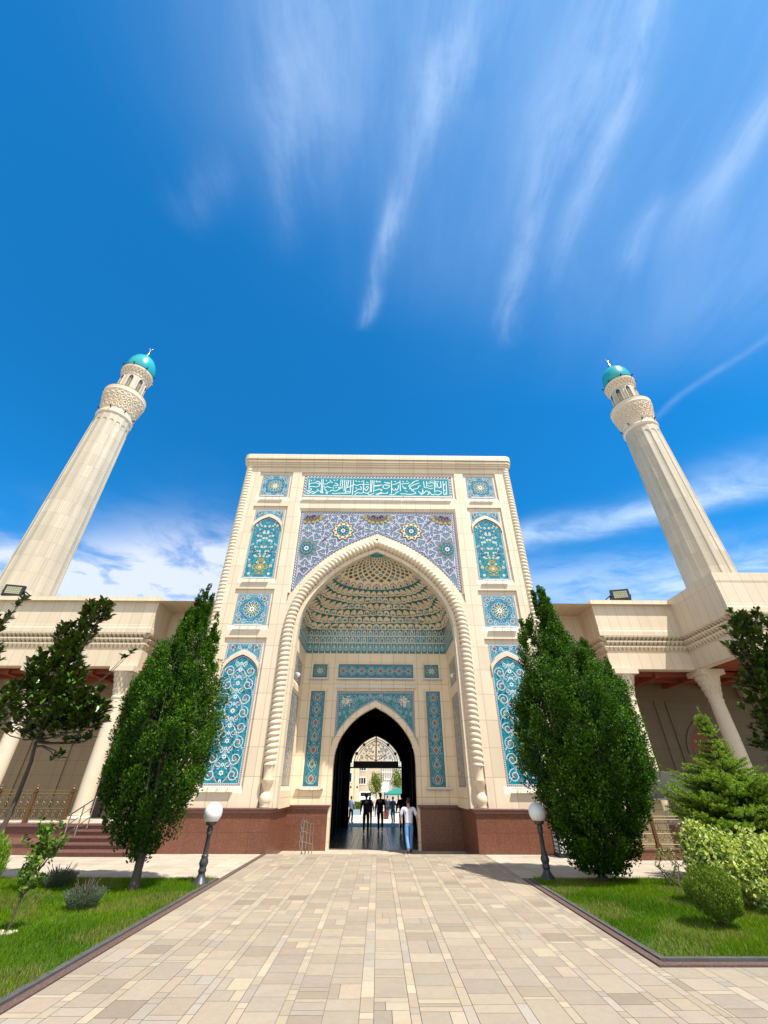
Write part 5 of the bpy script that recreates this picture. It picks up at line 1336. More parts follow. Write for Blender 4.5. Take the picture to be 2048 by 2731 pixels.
def hornbeam(label, base, axis_x, prof, spires, ntw, NL=95):
    """upright dense tree; prof [(z, half width)], axis_x(z) horizontal lean"""
    t=thing('hornbeam_tree',label,'tree',base)
    bz=np.array([p[0] for p in prof]); br=np.array([p[1] for p in prof])
    parts=[(axis_x,bz,br,ntw,0.0)]; thin=1.0
    for sx,sy,z0,z1,r,cnt in spires:
        z=np.array([z0,z0+(z1-z0)*.35,z0+(z1-z0)*.7,z1]); parts.append((lambda q,sx=sx:np.full_like(q,sx),z,np.array([r,r*.9,r*.5,.02]),cnt,sy))
    pos=[];dr=[];sz=[];tn=[]
    for ax,zz,rr_,cnt,oy in parts:
        thin=1.0 if cnt>200 else .55
        zs=np.linspace(zz[0],zz[-1],400); rs=np.interp(zs,zz,rr_); w=rs**1.15+.03; w/=w.sum()
        z=NR.choice(zs,cnt,p=w)+NR.normal(0,.03,cnt); r=np.interp(z,zz,rr_); ph=NR.uniform(0,2*pi,cnt)
        lump=1+.07*np.sin(3*ph+1.7*z)+.05*np.sin(7*ph-3.1*z)
        inner=NR.random(cnt)<.34
        rho=np.maximum(r*lump*np.where(inner,NR.uniform(.2,.75,cnt),NR.uniform(.80,.97,cnt))-.10,.02)
        out=np.stack([np.cos(ph),np.sin(ph),np.zeros(cnt)],-1)
        tl=NR.uniform(.38,.85,cnt)*np.clip(.45+r/1.4,.5,1)
        td=unit(out*.34+np.array([0,0,1.0])+NR.normal(0,.14,(cnt,3)))
        c=out*rho[:,None]+np.stack([ax(z),np.full(cnt,oy),z],-1)-td*(tl*.55)[:,None]
        c[:,2]=np.maximum(c[:,2],zz[0]*.8)
        tone=NR.beta(2,2.4,cnt)                     # each plume of leaves has its own green
        for k in range(NL):
            f=NR.random(cnt)**.85; rad=(.135*thin*np.sin(pi*np.clip(f*.8+.12,0,1))+.015)*np.clip(tl/.6,.5,1.2); an=NR.uniform(0,2*pi,cnt)
            e1=unit(np.cross(td,np.array([.3,.2,.9])+out*.1)); e2=np.cross(td,e1)
            ra=e1*np.cos(an)[:,None]+e2*np.sin(an)[:,None]; q=NR.random(cnt)**.5
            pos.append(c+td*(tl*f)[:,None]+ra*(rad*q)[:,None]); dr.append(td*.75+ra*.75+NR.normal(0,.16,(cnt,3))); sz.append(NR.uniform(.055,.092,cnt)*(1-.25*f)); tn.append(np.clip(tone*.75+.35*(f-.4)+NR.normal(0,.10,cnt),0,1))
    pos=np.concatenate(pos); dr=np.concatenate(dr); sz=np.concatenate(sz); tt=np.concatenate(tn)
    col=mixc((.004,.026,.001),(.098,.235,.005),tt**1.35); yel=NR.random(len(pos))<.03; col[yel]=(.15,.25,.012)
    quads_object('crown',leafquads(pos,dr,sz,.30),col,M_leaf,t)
    mb=MB(); top=float(bz[-1])
    z0=prof[0][0]
    mb.tube([(0,0,-.02),(.01,.0,.12),(0,0,z0*.6),(0,0,z0+.35)],[.155,.115,.095,.11],12,0)
    for k in range(12):
        ph=2*pi*k/12+R.uniform(-.2,.2); f=R.uniform(.25,.7); P=[]
        for j in range(8):
            s=j/7; z=z0*.75+s*(top*.72-z0); r=float(np.interp(z,bz,br))*f*min(1,s*2.2+.05); P.append((r*cos(ph)+float(axis_x(np.array([z]))[0])*min(1,s*2)+.03*R.uniform(-1,1),r*sin(ph)+.03*R.uniform(-1,1),z))
        mb.tube(P,[.045*(1-.8*j/7)+.004 for j in range(8)],6)
    mb.build('trunk',M['bark'],t,True,True)
    return t
hornbeam('broad upright hornbeam with dense dark green leaves, left of the gateway by the lamp',(-5.52,-6.42,0),
    lambda z: -.10-.12*np.clip((z-1)/5,0,1),[(.62,.20),(.95,.56),(1.4,.96),(2.2,1.30),(3.2,1.46),(4.2,1.36),(5.0,1.02),(5.7,.72),(6.3,.38),(6.9,.20),(7.4,.04)],
    [(-.52,0,5.7,6.9,.22,14),(.46,0,5.3,6.6,.26,18),(-.05,.0,6.2,7.75,.13,22),(.12,.05,6.0,7.3,.16,16),(.70,-.2,4.6,5.9,.30,18),(-1.0,.1,4.3,5.7,.34,18)],900)
hornbeam('largest hornbeam with very dense dark green leaves, right of the gateway over a lamp',(5.98,-5.34,0),
    lambda z: .06+.18*np.clip((z-.5)/3,0,1)-.14*np.clip((z-5)/2,0,1),[(.20,.48),(.45,.76),(.75,1.0),(1.1,1.15),(1.7,1.54),(2.4,1.80),(3.2,1.94),(4.3,1.84),(4.9,1.50),(5.4,1.0),(6.0,.66),(6.7,.44),(7.3,.28),(7.8,.14),(8.1,.05)],
    [(1.15,0,4.9,6.25,.50,60),(-.22,0,7.1,8.45,.12,14),(.30,.1,6.4,7.9,.22,26),(.0,.0,6.2,8.2,.30,30),(-.85,0,5.2,6.9,.40,30),(1.70,-.1,4.2,5.6,.36,30),(-.5,.2,6.2,7.5,.26,18)],1700)

def magnolia(label, base, stem, blobs, arms, ncl, seed):
    t=thing('magnolia_tree',label,'tree',base); rr=random.Random(seed)
    mb=MB(); mb.tube(stem,[.075-.008*i for i in range(len(stem))],10); hub=Vector(stem[-1])
    C=[];Up=[]
    for bx,by,bz,rx,ry,rz,wt in blobs:
        for k in range(int(ncl*wt)):
            while True:
                p=Vector((rr.uniform(-1,1),rr.uniform(-1,1),rr.uniform(-1,1)))
                if p.length<1 and p.length>.30: break
            C.append((bx+p.x*rx,by+p.y*ry,bz+p.z*rz))
    C+=arms
    for i,c in enumerate(C):
        if i%14==0 or c in arms:
            c=Vector(c); m=hub.lerp(c,.5)+Vector((0,0,-.12)); m.z=max(m.z,hub.z-.1); s=hub.lerp(Vector((hub.x,hub.y,c.z)),.35)
            mb.tube([s,s.lerp(m,.6),m.lerp(c,.5),c],[.03,.02,.014,.007],5)
    mb.build('trunk',M['bark'],t,True,True)
    pos=[];d=[];up=[]
    for c in C:
        ax=Vector((c[0]-hub.x,c[1]-hub.y,abs(c[2]-hub.z)*.5+.6)).normalized(); n_=rr.randint(9,15)
        for k in range(n_):
            a=2*pi*k*.382+rr.uniform(-.3,.3); e=rr.uniform(-.25,1.0)
            q=Vector((cos(a),sin(a),e)).normalized()*.8+ax*.5
            o=ax*rr.uniform(-.14,.05)
            pos.append((c[0]+o.x,c[1]+o.y,c[2]+o.z)); d.append(tuple(q)); up.append((rr.uniform(-.3,.3),rr.uniform(-.3,.3),1))
    pos=np.array(pos); d=np.array(d); up=np.array(up); n_=len(pos); sz=NR.uniform(.16,.27,n_)
    q=leafhex(pos,d,sz,.24,up); col=mixc((.022,.070,.006),(.085,.17,.012),NR.random(n_)**1.3)
    quads_object('crown',q,col,M_mag,t); return t
magnolia('glossy magnolia with an open ragged crown and a bare leaning stem, on the left lawn',(-9.55,-5.75,0),
    [(-.0,0,-.02),(-.05,0,.9),(.0,0,1.8),(-.02,0,2.6),(-.15,.05,3.1)],
    [(-.1,0,4.0,1.7,1.1,.82,.50),(-.45,.0,5.0,.85,.8,.8,.28),(-.25,0,6.1,.60,.5,.62,.14),(.10,0,6.95,.48,.4,.42,.08),(.85,0,3.75,.8,.7,.75,.16)],
    [(1.75,0,5.62),(1.55,0,5.45),(1.62,0,3.95),(1.35,0,3.75),(1.25,0,3.1),(.75,0,2.75),(.6,0,2.7),(-.25,0,7.35),(.35,0,7.25)],480,3)
magnolia('glossy magnolia reaching in at the left edge of the lawn',(-13.2,-5.9,0),[(0,0,-.02),(0,0,1.5),(0,0,3.0)],
    [(0,0,5.0,1.3,1.2,1.4,.5),(.1,0,6.5,.9,.9,.8,.3)],[(1.25,0,7.35),(1.15,0,7.15),(1.35,0,5.6),(1.3,0,4.9),(1.2,0,4.7)],170,5)
magnolia('dark glossy magnolia behind the spruce at the right edge',(13.75,-4.7,0),[(0,0,-.02),(0,0,1.0),(-.05,0,2.0),(0,0,2.6)],
    [(-.3,0,3.3,1.3,1.2,1.1,.42),(-.1,0,4.8,1.2,1.1,1.0,.40),(0,0,6.2,.95,.9,.8,.26),(.1,0,7.1,.6,.6,.45,.08)],[(-1.25,0,6.25),(-1.0,0,6.9),(-.5,0,7.5),(-1.65,0,4.2),(-1.7,0,3.2),(-1.5,0,2.7)],560,7)

def spruce(label,base,H,prof):
    t=thing('spruce_tree',label,'tree',base); mb=MB(); mb.tube([(0,0,-.02),(0,0,H*.5),(0,0,H)],[.09,.05,.01],10)
    segs=[]
    rr=random.Random(4); z=.30
    while z<H-.15:
        r=float(np.interp(z,[p[0] for p in prof],[p[1] for p in prof])); nb=7 if r>.7 else 5
        for k in range(nb):
            a=2*pi*(k+rr.random()*.8)/nb; L=r*rr.uniform(.80,1.08); tip=Vector((L*cos(a),L*sin(a),z+L*rr.uniform(.05,.48)+rr.uniform(-.06,.06))); b=Vector((0,0,z)); mid=b.lerp(tip,.55)+Vector((0,0,-.05*L))
            mb.tube([b,mid,tip],[.022,.014,.006],5)
            m=max(3,int(L/.085)); pts=[b.lerp(mid,j/4) for j in range(4)]+[mid.lerp(tip,j/4) for j in range(5)]
            segs.append((mid.lerp(tip,.45),tip+ (tip-mid).normalized()*.10))
            side=Vector((-sin(a),cos(a),0))
            for j in range(m):
                f=.22+.74*j/m; p=b.lerp(mid,f/.55) if f<.55 else mid.lerp(tip,(f-.55)/.45)
                for s in (-1,1):
                    l=(1-f)*L*.36+.12; q=p+(side*s*.8+(tip-b).normalized()*.75+Vector((0,0,rr.uniform(-.05,.35)))).normalized()*l*rr.uniform(.7,1.1); segs.append((p,q))
                    if l>.40: segs.append((p.lerp(q,.5),p.lerp(q,.5)+((tip-b).normalized()+Vector((0,0,.3))-side*s*.3).normalized()*l*.5))
        z+=rr.uniform(.085,.14)
    for k in range(5): a=2*pi*k/5; segs.append((Vector((0,0,H-.35)),Vector((.16*cos(a),.16*sin(a),H-.12))))
    segs.append((Vector((0,0,H-.45)),Vector((0,0,H+.12))))
    mb.build('trunk',M['bark'],t,True,True)
    A=np.array([tuple(s[0]) for s in segs]); B=np.array([tuple(s[1]) for s in segs]); L=np.linalg.norm(B-A,axis=1); cnt=np.maximum(10,(L*165).astype(int))
    idx=np.repeat(np.arange(len(segs)),cnt); n_=len(idx); f=NR.random(n_); d=unit(B-A)[idx]
    p=A[idx]+(B-A)[idx]*f[:,None]; sd=unit(np.cross(d,NR.normal(size=(n_,3)))); nd=unit(d*.75+sd*.9+np.array([0,0,.15])); 
    col=mixc((.055,.135,.006),(.26,.37,.030),np.clip(.2+.6*f+NR.normal(0,.18,n_),0,1))
    quads_object('crown',leafquads(p,nd,NR.uniform(.036,.056,n_),.17,.0),col,M_needle,t); return t
spruce('bright green bushy spruce behind the variegated shrub on the right lawn',(10.02,-5.55,0),4.0,[(.2,1.6),(.8,1.85),(1.5,1.70),(2.0,1.20),(2.5,.68),(3.0,.36),(3.5,.18),(4,.05)])

def shrub(name,label,base,stems,pts,lsize,lwidth,cfun,mat,cat='shrub',spread=.8):
    t=thing(name,label,cat,base); mb=MB()
    for P in stems: mb.tube(P,[.014*(1-.7*i/(len(P)-1))+.002 for i in range(len(P))],5)
    mb.build('stem',M['bark'],t,True,True)
    p,d=pts; n_=len(p); quads_object('foliage',leafquads(p,d,NR.uniform(*lsize,n_),lwidth),cfun(n_),mat,t); return t
# variegated dogwood
N=1500; blobs=[(0,0,.62,1.05,.8,.55),(-.55,.1,.75,.45,.5,.45),(.5,-.25,.55,.9,.6,.5),(1.3,.2,.6,.9,.8,.55),(-.75,.15,.95,.18,.2,.32)]
pp=[];dd=[]
for bx,by,bz,rx,ry,rz in blobs:
    c=unit(NR.normal(size=(430,3)))*(.55+.5*NR.random((430,1))); c=c*np.array([rx,ry,rz])+np.array([bx,by,bz]); c=c[c[:,2]>.06]
    td=unit((c-np.array([bx,by,bz-.3]))+NR.normal(0,.15,c.shape))
    for k in range(9): 
        f=k/9*.22; pp.append(c+td*f); dd.append(td*.5+unit(NR.normal(size=c.shape))*.8)
def varieg(n_):
    c=mixc((.38,.43,.08),(.70,.70,.26),NR.random(n_)); g=NR.random(n_)<.35; c[g]=mixc((.06,.14,.02),(.16,.25,.04),NR.random(g.sum())); return c
shrub('dogwood_shrub','pale yellow variegated shrub below the spruce on the right lawn',(7.95,-8.05,0),[[(R.uniform(-.3,.5),R.uniform(-.2,.2),0),(R.uniform(-.6,.9),R.uniform(-.4,.4),.5),(R.uniform(-.9,1.4),R.uniform(-.5,.5),1.0)] for k in range(16)],(np.concatenate(pp),np.concatenate(dd)),(.06,.105),.27,varieg,M_pale)
# clipped thuja ball
N=15000; u_=unit(NR.normal(size=(N,3))); rr_=(.72+.30*NR.random((N,1))**.6)*(1+.05*np.sin(7*u_[:,:1]+5*u_[:,2:]))
p=u_*rr_*np.array([.43,.43,.37])+np.array([0,0,.46]); p=p[p[:,2]>.10]
shrub('thuja_ball','small round clipped thuja in front of the variegated shrub',(6.22,-9.45,0),[[(R.uniform(-.04,.04),R.uniform(-.04,.04),-.01),(R.uniform(-.1,.1),R.uniform(-.1,.1),.2),(R.uniform(-.3,.3),R.uniform(-.3,.3),.5)] for k in range(8)],(p,np.stack([u_[:len(p),0]*.5,u_[:len(p),1]*.5,np.full(len(p),.7)],-1)+NR.normal(0,.3,p.shape)),(.03,.055),.16,lambda n_:mixc((.045,.095,.006),(.19,.26,.018),NR.random(n_)),M_needle)
# lavender tufts
def lavender(label,loc,w,h):
    n_=1500; a=NR.uniform(0,2*pi,n_); r=NR.random(n_)**.6; tilt=r*.75; p=np.stack([np.cos(a)*r*w*.35,np.sin(a)*r*w*.35,np.zeros(n_)],-1)
    d=np.stack([np.cos(a)*tilt,np.sin(a)*tilt,np.ones(n_)],-1); pos=[];dr=[]
    for k in range(8): f=h*(k+1)/9*NR.uniform(.7,1.1,(n_,1)); pos.append(p+unit(d)*f); dr.append(d+NR.normal(0,.45,d.shape))
    st=[[(0,0,0),(R.uniform(-1,1)*w*.4,R.uniform(-1,1)*w*.4,h*R.uniform(1.0,1.35))] for k in range(22)]
    shrub('lavender_tuft',label,loc,st,(np.concatenate(pos),np.concatenate(dr)),(.028,.05),.10,lambda n_:mixc((.045,.075,.045),(.17,.21,.13),NR.random(n_)),M_needle,'lavender')
lavender('grey green lavender tuft at the back of the left lawn, beside the young tree',(-7.5,-6.1,.01),.62,.34)
lavender('grey lavender tuft with thin flower stalks in the middle of the left lawn',(-5.66,-8.2,.01),.56,.36)
# sapling
st=[[(0,0,0),(.03,0,.4),(.12,0,.75),(.22,.02,1.10),(.30,0,1.42)],[(.10,0,.65),(.0,.05,.85),(-.10,0,1.0)],[(.15,0,.8),(.28,0,1.0),(.42,0,1.18)],[(.2,0,.95),(.30,-.05,1.1),(.36,0,1.25)],[(.06,0,.5),(.16,.04,.62),(.28,0,.72)],[(.05,0,.45),(-.05,.02,.6),(-.1,.0,.8)]]
pp=[];dd=[]
for P in st:
    Q=np.array(P); 
    for k in range(46):
        f=.25+.75*R.random(); x=f*(len(Q)-1); i=min(int(x),len(Q)-2); c=Q[i]+(Q[i+1]-Q[i])*(x-i)
        if c[2]<.42: continue
        pp.append(c+np.array([R.gauss(0,.035),R.gauss(0,.035),R.gauss(0,.02)])); dd.append((R.gauss(0,.7),R.gauss(0,.7),R.uniform(-.1,1)))
shrub('young_sapling','thin young tree with a few leafy twigs leaning right, alone on the left lawn',(-5.95,-9.76,0),st,(np.array(pp),np.array(dd)),(.07,.12),.28,lambda n_:mixc((.04,.10,.012),(.17,.26,.025),NR.random(n_)**1.4),M_leaf,'young tree')
st=[[(0,0,0),(.02,.02,.35),(.05+.05*k,R.uniform(-.2,.2),.7+.1*(k%3)),(-.30+.13*k,R.uniform(-.2,.2),.80+.55*sin(pi*(k+.6)/6))] for k in range(6)]
pp=[];dd=[]
for P in st:
    Q=np.array(P)
    for k in range(75):
        f=.22+.78*R.random(); x=f*(len(Q)-1); i=min(int(x),len(Q)-2); c=Q[i]+(Q[i+1]-Q[i])*(x-i)
        pp.append(c+np.array([R.gauss(0,.06),R.gauss(0,.06),R.gauss(0,.04)])); dd.append((R.gauss(0,.7),R.gauss(0,.7),R.uniform(-.2,1)))
shrub('young_magnolia','small leafy magnolia bush with light green tips, behind the thin young tree',(-8.02,-6.6,0),st,(np.array(pp),np.array(dd)),(.09,.15),.27,lambda n_:mixc((.025,.075,.006),(.14,.24,.015),NR.random(n_)**1.5),M_leaf,'shrub')
mb=MB()
for k in range(9): mb.lathe([(.05,.0),(.05,.03),(.02,.045)],6,(-5.97+R.uniform(-.16,.16),-9.80+R.uniform(-.08,.08)))
structure(mb.build('stone_mulch',plain('pale_stones',(.55,.45,.34),.8,.3,10)))
# yellow green conifer shrub at the left edge
N=5000; u_=unit(NR.normal(size=(N,3))); p=u_*(.5+.55*NR.random((N,1)))*np.array([.34,.34,.55])+np.array([0,0,.60]); p=p[p[:,2]>.05]
shrub('golden_conifer','small yellow green conifer cut off by the left edge of the lawn',(-8.02,-8.0,0),[[(0,0,0),(0,0,.9)]],(p,np.stack([u_[:len(p),0]*.5,u_[:len(p),1]*.5,np.full(len(p),.9)],-1)+NR.normal(0,.25,p.shape)),(.06,.11),.12,lambda n_:mixc((.07,.17,.01),(.22,.34,.02),NR.random(n_)),M_needle)
# weedy stems beside the dogwood
st=[[(R.uniform(-.3,.3),R.uniform(-.2,.2),0),(R.uniform(-.4,.4),R.uniform(-.2,.2),.4),(R.uniform(-.5,.4),R.uniform(-.2,.2),.75)] for k in range(7)]
pp=[];dd=[]
for P in st:
    Q=np.array(P)
    for k in range(38):
        f=R.random()**.6; c=Q[1]+(Q[2]-Q[1])*f if R.random()<.6 else Q[0]+(Q[1]-Q[0])*f
        pp.append(c+np.array([R.gauss(0,.05),R.gauss(0,.05),0])); dd.append((R.gauss(0,.8),R.gauss(0,.8),R.uniform(-.2,1)))
shrub('rose_shoots','thin pale leafy shoots between the big hornbeam and the variegated shrub',(7.5,-5.9,0),st,(np.array(pp),np.array(dd)),(.04,.08),.25,lambda n_:mixc((.10,.17,.03),(.42,.42,.18),NR.random(n_)),M_pale,'plant')

# ------------------------------------------------------------------ PEOPLE
def skin_mesh(name, V, Ed, rad, mat, parent, sub=2, root=0):
    me=bpy.data.meshes.new(name+'_tmp'); me.from_pydata(V,Ed,[]); o=bpy.data.objects.new(name+'_tmp',me); COL.objects.link(o)
    md=o.modifiers.new('s','SKIN'); md.use_smooth_shade=True
    sv=me.skin_vertices[0].data
    for i,r in enumerate(rad): sv[i].radius=(r,r) if not isinstance(r,tuple) else r
    sv[root].use_root=True
    m2=o.modifiers.new('d','SUBSURF'); m2.levels=sub; m2.render_levels=sub
    dg=bpy.context.evaluated_depsgraph_get(); nm=bpy.data.meshes.new_from_object(o.evaluated_get(dg)); nm.name=name
    bpy.data.objects.remove(o); nm.materials.clear(); nm.materials.append(mat)
    for p in nm.polygons: p.use_smooth=True; p.material_index=0
    r=bpy.data.objects.new(name,nm); COL.objects.link(r); r.parent=parent; return r
def person(label, loc, H, rz, step, arm, top, legs, hairc=(.012,.010,.009), long_sleeve=False, skin=(.42,.24,.16), build=1.0, lean=.0, skirt=False, bend=(.15,.15), hat=None):
    """walks along local +Y. step: half stride, arm: (left,right) swing"""
    t=thing('person',label,'person',loc,rz); k=H/1.78
    sk=plain('skin',skin,.5,.08,5); mt=plain('cloth_top',top,.85,.10,7); ml=plain('cloth_legs',legs,.85,.14,9); mh=plain('hair',hairc,.6,.2,20); ms=plain('shoe',(.02,.018,.016),.5,.2,5)
    J={}
    J['pel']=(0,0,.95); J['belly']=(0,.01+lean*.1,1.10); J['chest']=(0,.01+lean*.25,1.30); J['neckb']=(0,-.005+lean*.4,1.475); J['neck']=(0,.01+lean*.45,1.53); J['head']=(0,.02+lean*.5,1.63); J['crown']=(0,.015+lean*.5,1.73)
    for s,n in ((-1,'L'),(1,'R')):
        st=step*s; J['hip'+n]=(s*.095,0,.90); 
        kb=.06+.10*abs(step); J['knee'+n]=(s*.105,st*.45+kb*.5,.50); J['ank'+n]=(s*.10,st-(.04 if st>0 else .10),.085+(.0 if st>=0 else .06)); J['toe'+n]=(s*.115,st+.13-(.0 if st>=0 else .04),.035+(.0 if st>=0 else -.005))
        sw=arm[0 if s<0 else 1]; J['sh'+n]=(s*.185*build,lean*.35,1.42); J['elb'+n]=(s*.265*build,lean*.3-.03+sw*.22,1.13); J['wr'+n]=(s*(.275*build+.01),lean*.3+sw*.42+bend[0 if s<0 else 1]*.3,.90+abs(sw)*.04+bend[0 if s<0 else 1]*.25)
    V=[];E=[];Rr=[];ix={}
    def v(name,p,r): ix[name]=len(V); V.append(tuple(c*k for c in p)); Rr.append(r*k if not isinstance(r,tuple) else (r[0]*k,r[1]*k)); return ix[name]
    def e(a,b): E.append((ix[a],ix[b]))
    v('pel',J['pel'],(.15,.10)); v('belly',J['belly'],(.145,.095)); v('chest',J['chest'],(.165,.105)); v('neckb',J['neckb'],.062); v('neck',J['neck'],.054); v('jaw',(0,J['head'][1]+.012,1.585),(.062,.074)); v('head',J['head'],(.074,.092)); v('crown',J['crown'],(.052,.066))
    for a,b in (('pel','belly'),('belly','chest'),('chest','neckb'),('neckb','neck'),('neck','jaw'),('jaw','head'),('head','crown')): e(a,b)
    v('nose',(0,J['head'][1]+.108,1.625),.012); e('head','nose')
    for s,n in ((-1,'L'),(1,'R')):
        v('ear'+n,(s*.086,J['head'][1]-.005,1.63),.016); e('head','ear'+n)
        v('hip'+n,J['hip'+n],.088); v('knee'+n,J['knee'+n],.056); v('ank'+n,J['ank'+n],.038); v('toe'+n,J['toe'+n],.034); e('pel','hip'+n); e('hip'+n,'knee'+n); e('knee'+n,'ank'+n); e('ank'+n,'toe'+n)
        v('sh'+n,J['sh'+n],.062); v('elb'+n,J['elb'+n],.042); v('wr'+n,J['wr'+n],.027); e('chest','sh'+n); e('sh'+n,'elb'+n); e('elb'+n,'wr'+n)
        w=Vector(J['wr'+n]); f=(w-Vector(J['elb'+n])).normalized(); sd=Vector((0,1,0)); sd=(sd-f*sd.dot(f)).normalized(); inn=Vector((-s,0,0))
        pal=w+f*.055; v('palm'+n,pal,(.026,.036)); e('wr'+n,'palm'+n)
        for q,(o,l) in enumerate(((.030,.062),(.010,.072),(-.010,.067),(-.029,.052))):
            b=pal+f*.034+sd*o; c=b+f*l*.55+inn*.006; d=c+f*l*.45+inn*.018
            v('fa%d'%q+n,b,.0095); v('fb%d'%q+n,c,.0085); v('fc%d'%q+n,d,.007); e('palm'+n,'fa%d'%q+n); e('fa%d'%q+n,'fb%d'%q+n); e('fb%d'%q+n,'fc%d'%q+n)
        b=w+f*.03+sd*.034; c=b+f*.03+sd*.02+inn*.006; v('ta'+n,b,.011); v('tb'+n,c,.009); v('tc'+n,c+f*.025+inn*.008,.0075); e('palm'+n,'ta'+n); e('ta'+n,'tb'+n); e('tb'+n,'tc'+n)
    skin_mesh('body',V,E,Rr,sk,t)
    # shirt
    V=[];E=[];Rr=[];ix={}
    v('pel',(0,0,.93),(.175,.125)); v('belly',J['belly'],(.172,.118)); v('chest',J['chest'],(.188,.128)); v('neckb',(0,J['neckb'][1],1.465),.080); e('pel','belly'); e('belly','chest'); e('chest','neckb')
    for s,n in ((-1,'L'),(1,'R')):
        v('sh'+n,J['sh'+n],.082); e('chest','sh'+n); el=Vector(J['elb'+n]); sh=Vector(J['sh'+n])
        if long_sleeve: v('el'+n,el,.058); v('wr'+n,Vector(J['wr'+n]),.042); e('sh'+n,'el'+n); e('el'+n,'wr'+n)
        else: v('el'+n,sh.lerp(el,.86),.075); e('sh'+n,'el'+n)
    skin_mesh('shirt',V,E,Rr,mt,t,root=1)
    V=[];E=[];Rr=[];ix={}
    v('w',(0,0,1.02),(.158,.108)); v('pel',(0,-.005,.93),(.162,.118)); e('w','pel')
    for s,n in ((-1,'L'),(1,'R')):
        v('hip'+n,J['hip'+n],.100); v('thigh'+n,Vector(J['hip'+n]).lerp(Vector(J['knee'+n]),.55),.088); v('knee'+n,J['knee'+n],.072); v('ank'+n,Vector(J['ank'+n])+Vector((0,-.01,.0)),.064); e('pel','hip'+n); e('hip'+n,'thigh'+n); e('thigh'+n,'knee'+n); e('knee'+n,'ank'+n)
    skin_mesh('trousers',V,E,Rr,ml,t)
    for s,n in ((-1,'L'),(1,'R')):
        a=Vector(J['ank'+n]); b=Vector(J['toe'+n]); V=[];E=[];Rr=[];ix={}
        v('h',(a.x,a.y-.05,max(.045,a.z-.04)),.046); v('m',(a.x,a.y+.05,max(.045,(a.z+b.z)/2-.01)),.048); v('t',(b.x,b.y+.02,b.z+.005),.040); e('h','m'); e('m','t'); skin_mesh('shoe',V,E,Rr,ms,t,1)
    V=[];E=[];Rr=[];ix={}; hy=J['head'][1]
    v('n',(0,hy-.060,1.575),(.062,.050)); v('b',(0,hy-.046,1.66),(.090,.080)); v('c',(0,hy-.010,1.725),(.090,.095)); v('f',(0,hy+.052,1.742),(.062,.045)); e('n','b'); e('b','c'); e('c','f')
    skin_mesh('hair',V,E,Rr,mh,t)
    if hat:
        mb=MB(); mb.lathe([(.185*k,1.70*k),(.18*k,1.715*k),(.10*k,1.72*k),(.095*k,1.80*k),(.05*k,1.83*k),(.0,1.835*k)],20,(0,hy*k)); mb.build('sun_hat',plain('hat_straw',hat,.8),t,True,True)
    return t
person('man in a white T-shirt and blue jeans, walking into the archway',(1.49,2.45,FL),1.89,radians(6),.27,(.25,-.15),(.60,.62,.76),(.10,.24,.50),skin=(.40,.23,.155),build=1.24,lean=.10,bend=(.05,.25))
person('man in dark navy long sleeves, left one of the pair walking in the passage',(-.52,10.8,FL),1.95,0,.10,(.05,-.08),(.018,.018,.04),(.012,.012,.02),long_sleeve=True,bend=(.1,.1),build=1.05)
person('man in a black short sleeved shirt, right one of the pair walking in the passage',(.33,12.3,FL),1.95,0,-.06,(-.08,.10),(.012,.012,.014),(.012,.012,.014),bend=(.05,.2))
person('person in dark clothes by the right wall of the passage',(1.66,11.9,FL),1.93,0,.08,(0,.05),(.015,.014,.016),(.015,.015,.018),long_sleeve=True,build=1.1)
person('man in a blue shirt and jeans standing past the far arch on the right',(1.30,18.6,FL),1.66,.3,.05,(.05,.05),(.16,.22,.36),(.05,.09,.17))
person('person in a pale blue top and black trousers at the far left jamb',(-1.86,19.0,FL),1.68,-.5,.05,(.3,.05),(.36,.42,.60),(.015,.014,.016),bend=(.5,.4))
person('companion in a white patterned top just beyond the two dark men',(-.40,15.8,FL),1.70,0,.1,(.1,-.1),(.42,.44,.52),(.03,.03,.05),long_sleeve=True)
person('distant visitor in a white top facing the gate',(.02,27.0,FL),1.62,pi,.1,(.1,-.1),(.65,.65,.68),(.04,.05,.10))
person('distant visitor in a dark jacket beside the green canopy',(1.02,26.0,FL),1.60,.4,.1,(.1,-.1),(.03,.035,.06),(.03,.03,.04),long_sleeve=True)

# ------------------------------------------------------------------ BEYOND THE PASSAGE
def windows(b,face_y,xs,zs,w,h,mat,depth=.12):
    for x in xs:
        for z in zs:
            mb=MB(); mb.box(x-w/2-.10,x+w/2+.10,face_y-.05,face_y+.02,z-.10,z+h+.10); f=mb.build('window',M['white'],b)
            mb=MB()
            for i in range(3):
                a=x-w/2+w/3*i; mb.poly([(a+.05,face_y-.06,z+.05),(a+w/3-.05,face_y-.06,z+.05),(a+w/3-.05,face_y-.06,z+h-.05),(a+.05,face_y-.06,z+h-.05)])
            mb.build('pane',M['darkglass'],f)
b=thing('apartment_building','plain beige apartment block with white windows, seen through the passage','building',(-2,74,FL))
mb=MB(); mb.box(-3.7,.6,70,80,FL,13.5); mb.build('wall',plain('beige_render',(.50,.43,.33),.8,.06,.6),b)
windows(b,70,[-2.75],[2.4,4.45],1.35,1.0,M['white'])
mb=MB(); mb.box(-3.75,.65,69.6,80.2,13.5,13.8); mb.build('roof',M['parapet'],b)
b=thing('yellow_building','cream yellow building with a corner pilaster, at the left of the view through the passage','building',(-8,62,FL))
mb=MB(); mb.box(-14,-3.25,60,69,FL,12.5); mb.box(-3.6,-3.2,59.85,60.3,FL,12.5); mb.build('wall',plain('cream_render',(.62,.53,.36),.8,.05,.6),b)
windows(b,60,[-4.6,-6.5],[2.6,5.2,7.8],1.0,1.3,M['white'])
b=thing('lattice_building','pale grey building with tall lattice screens, behind the young street trees','building',(3,72,FL))
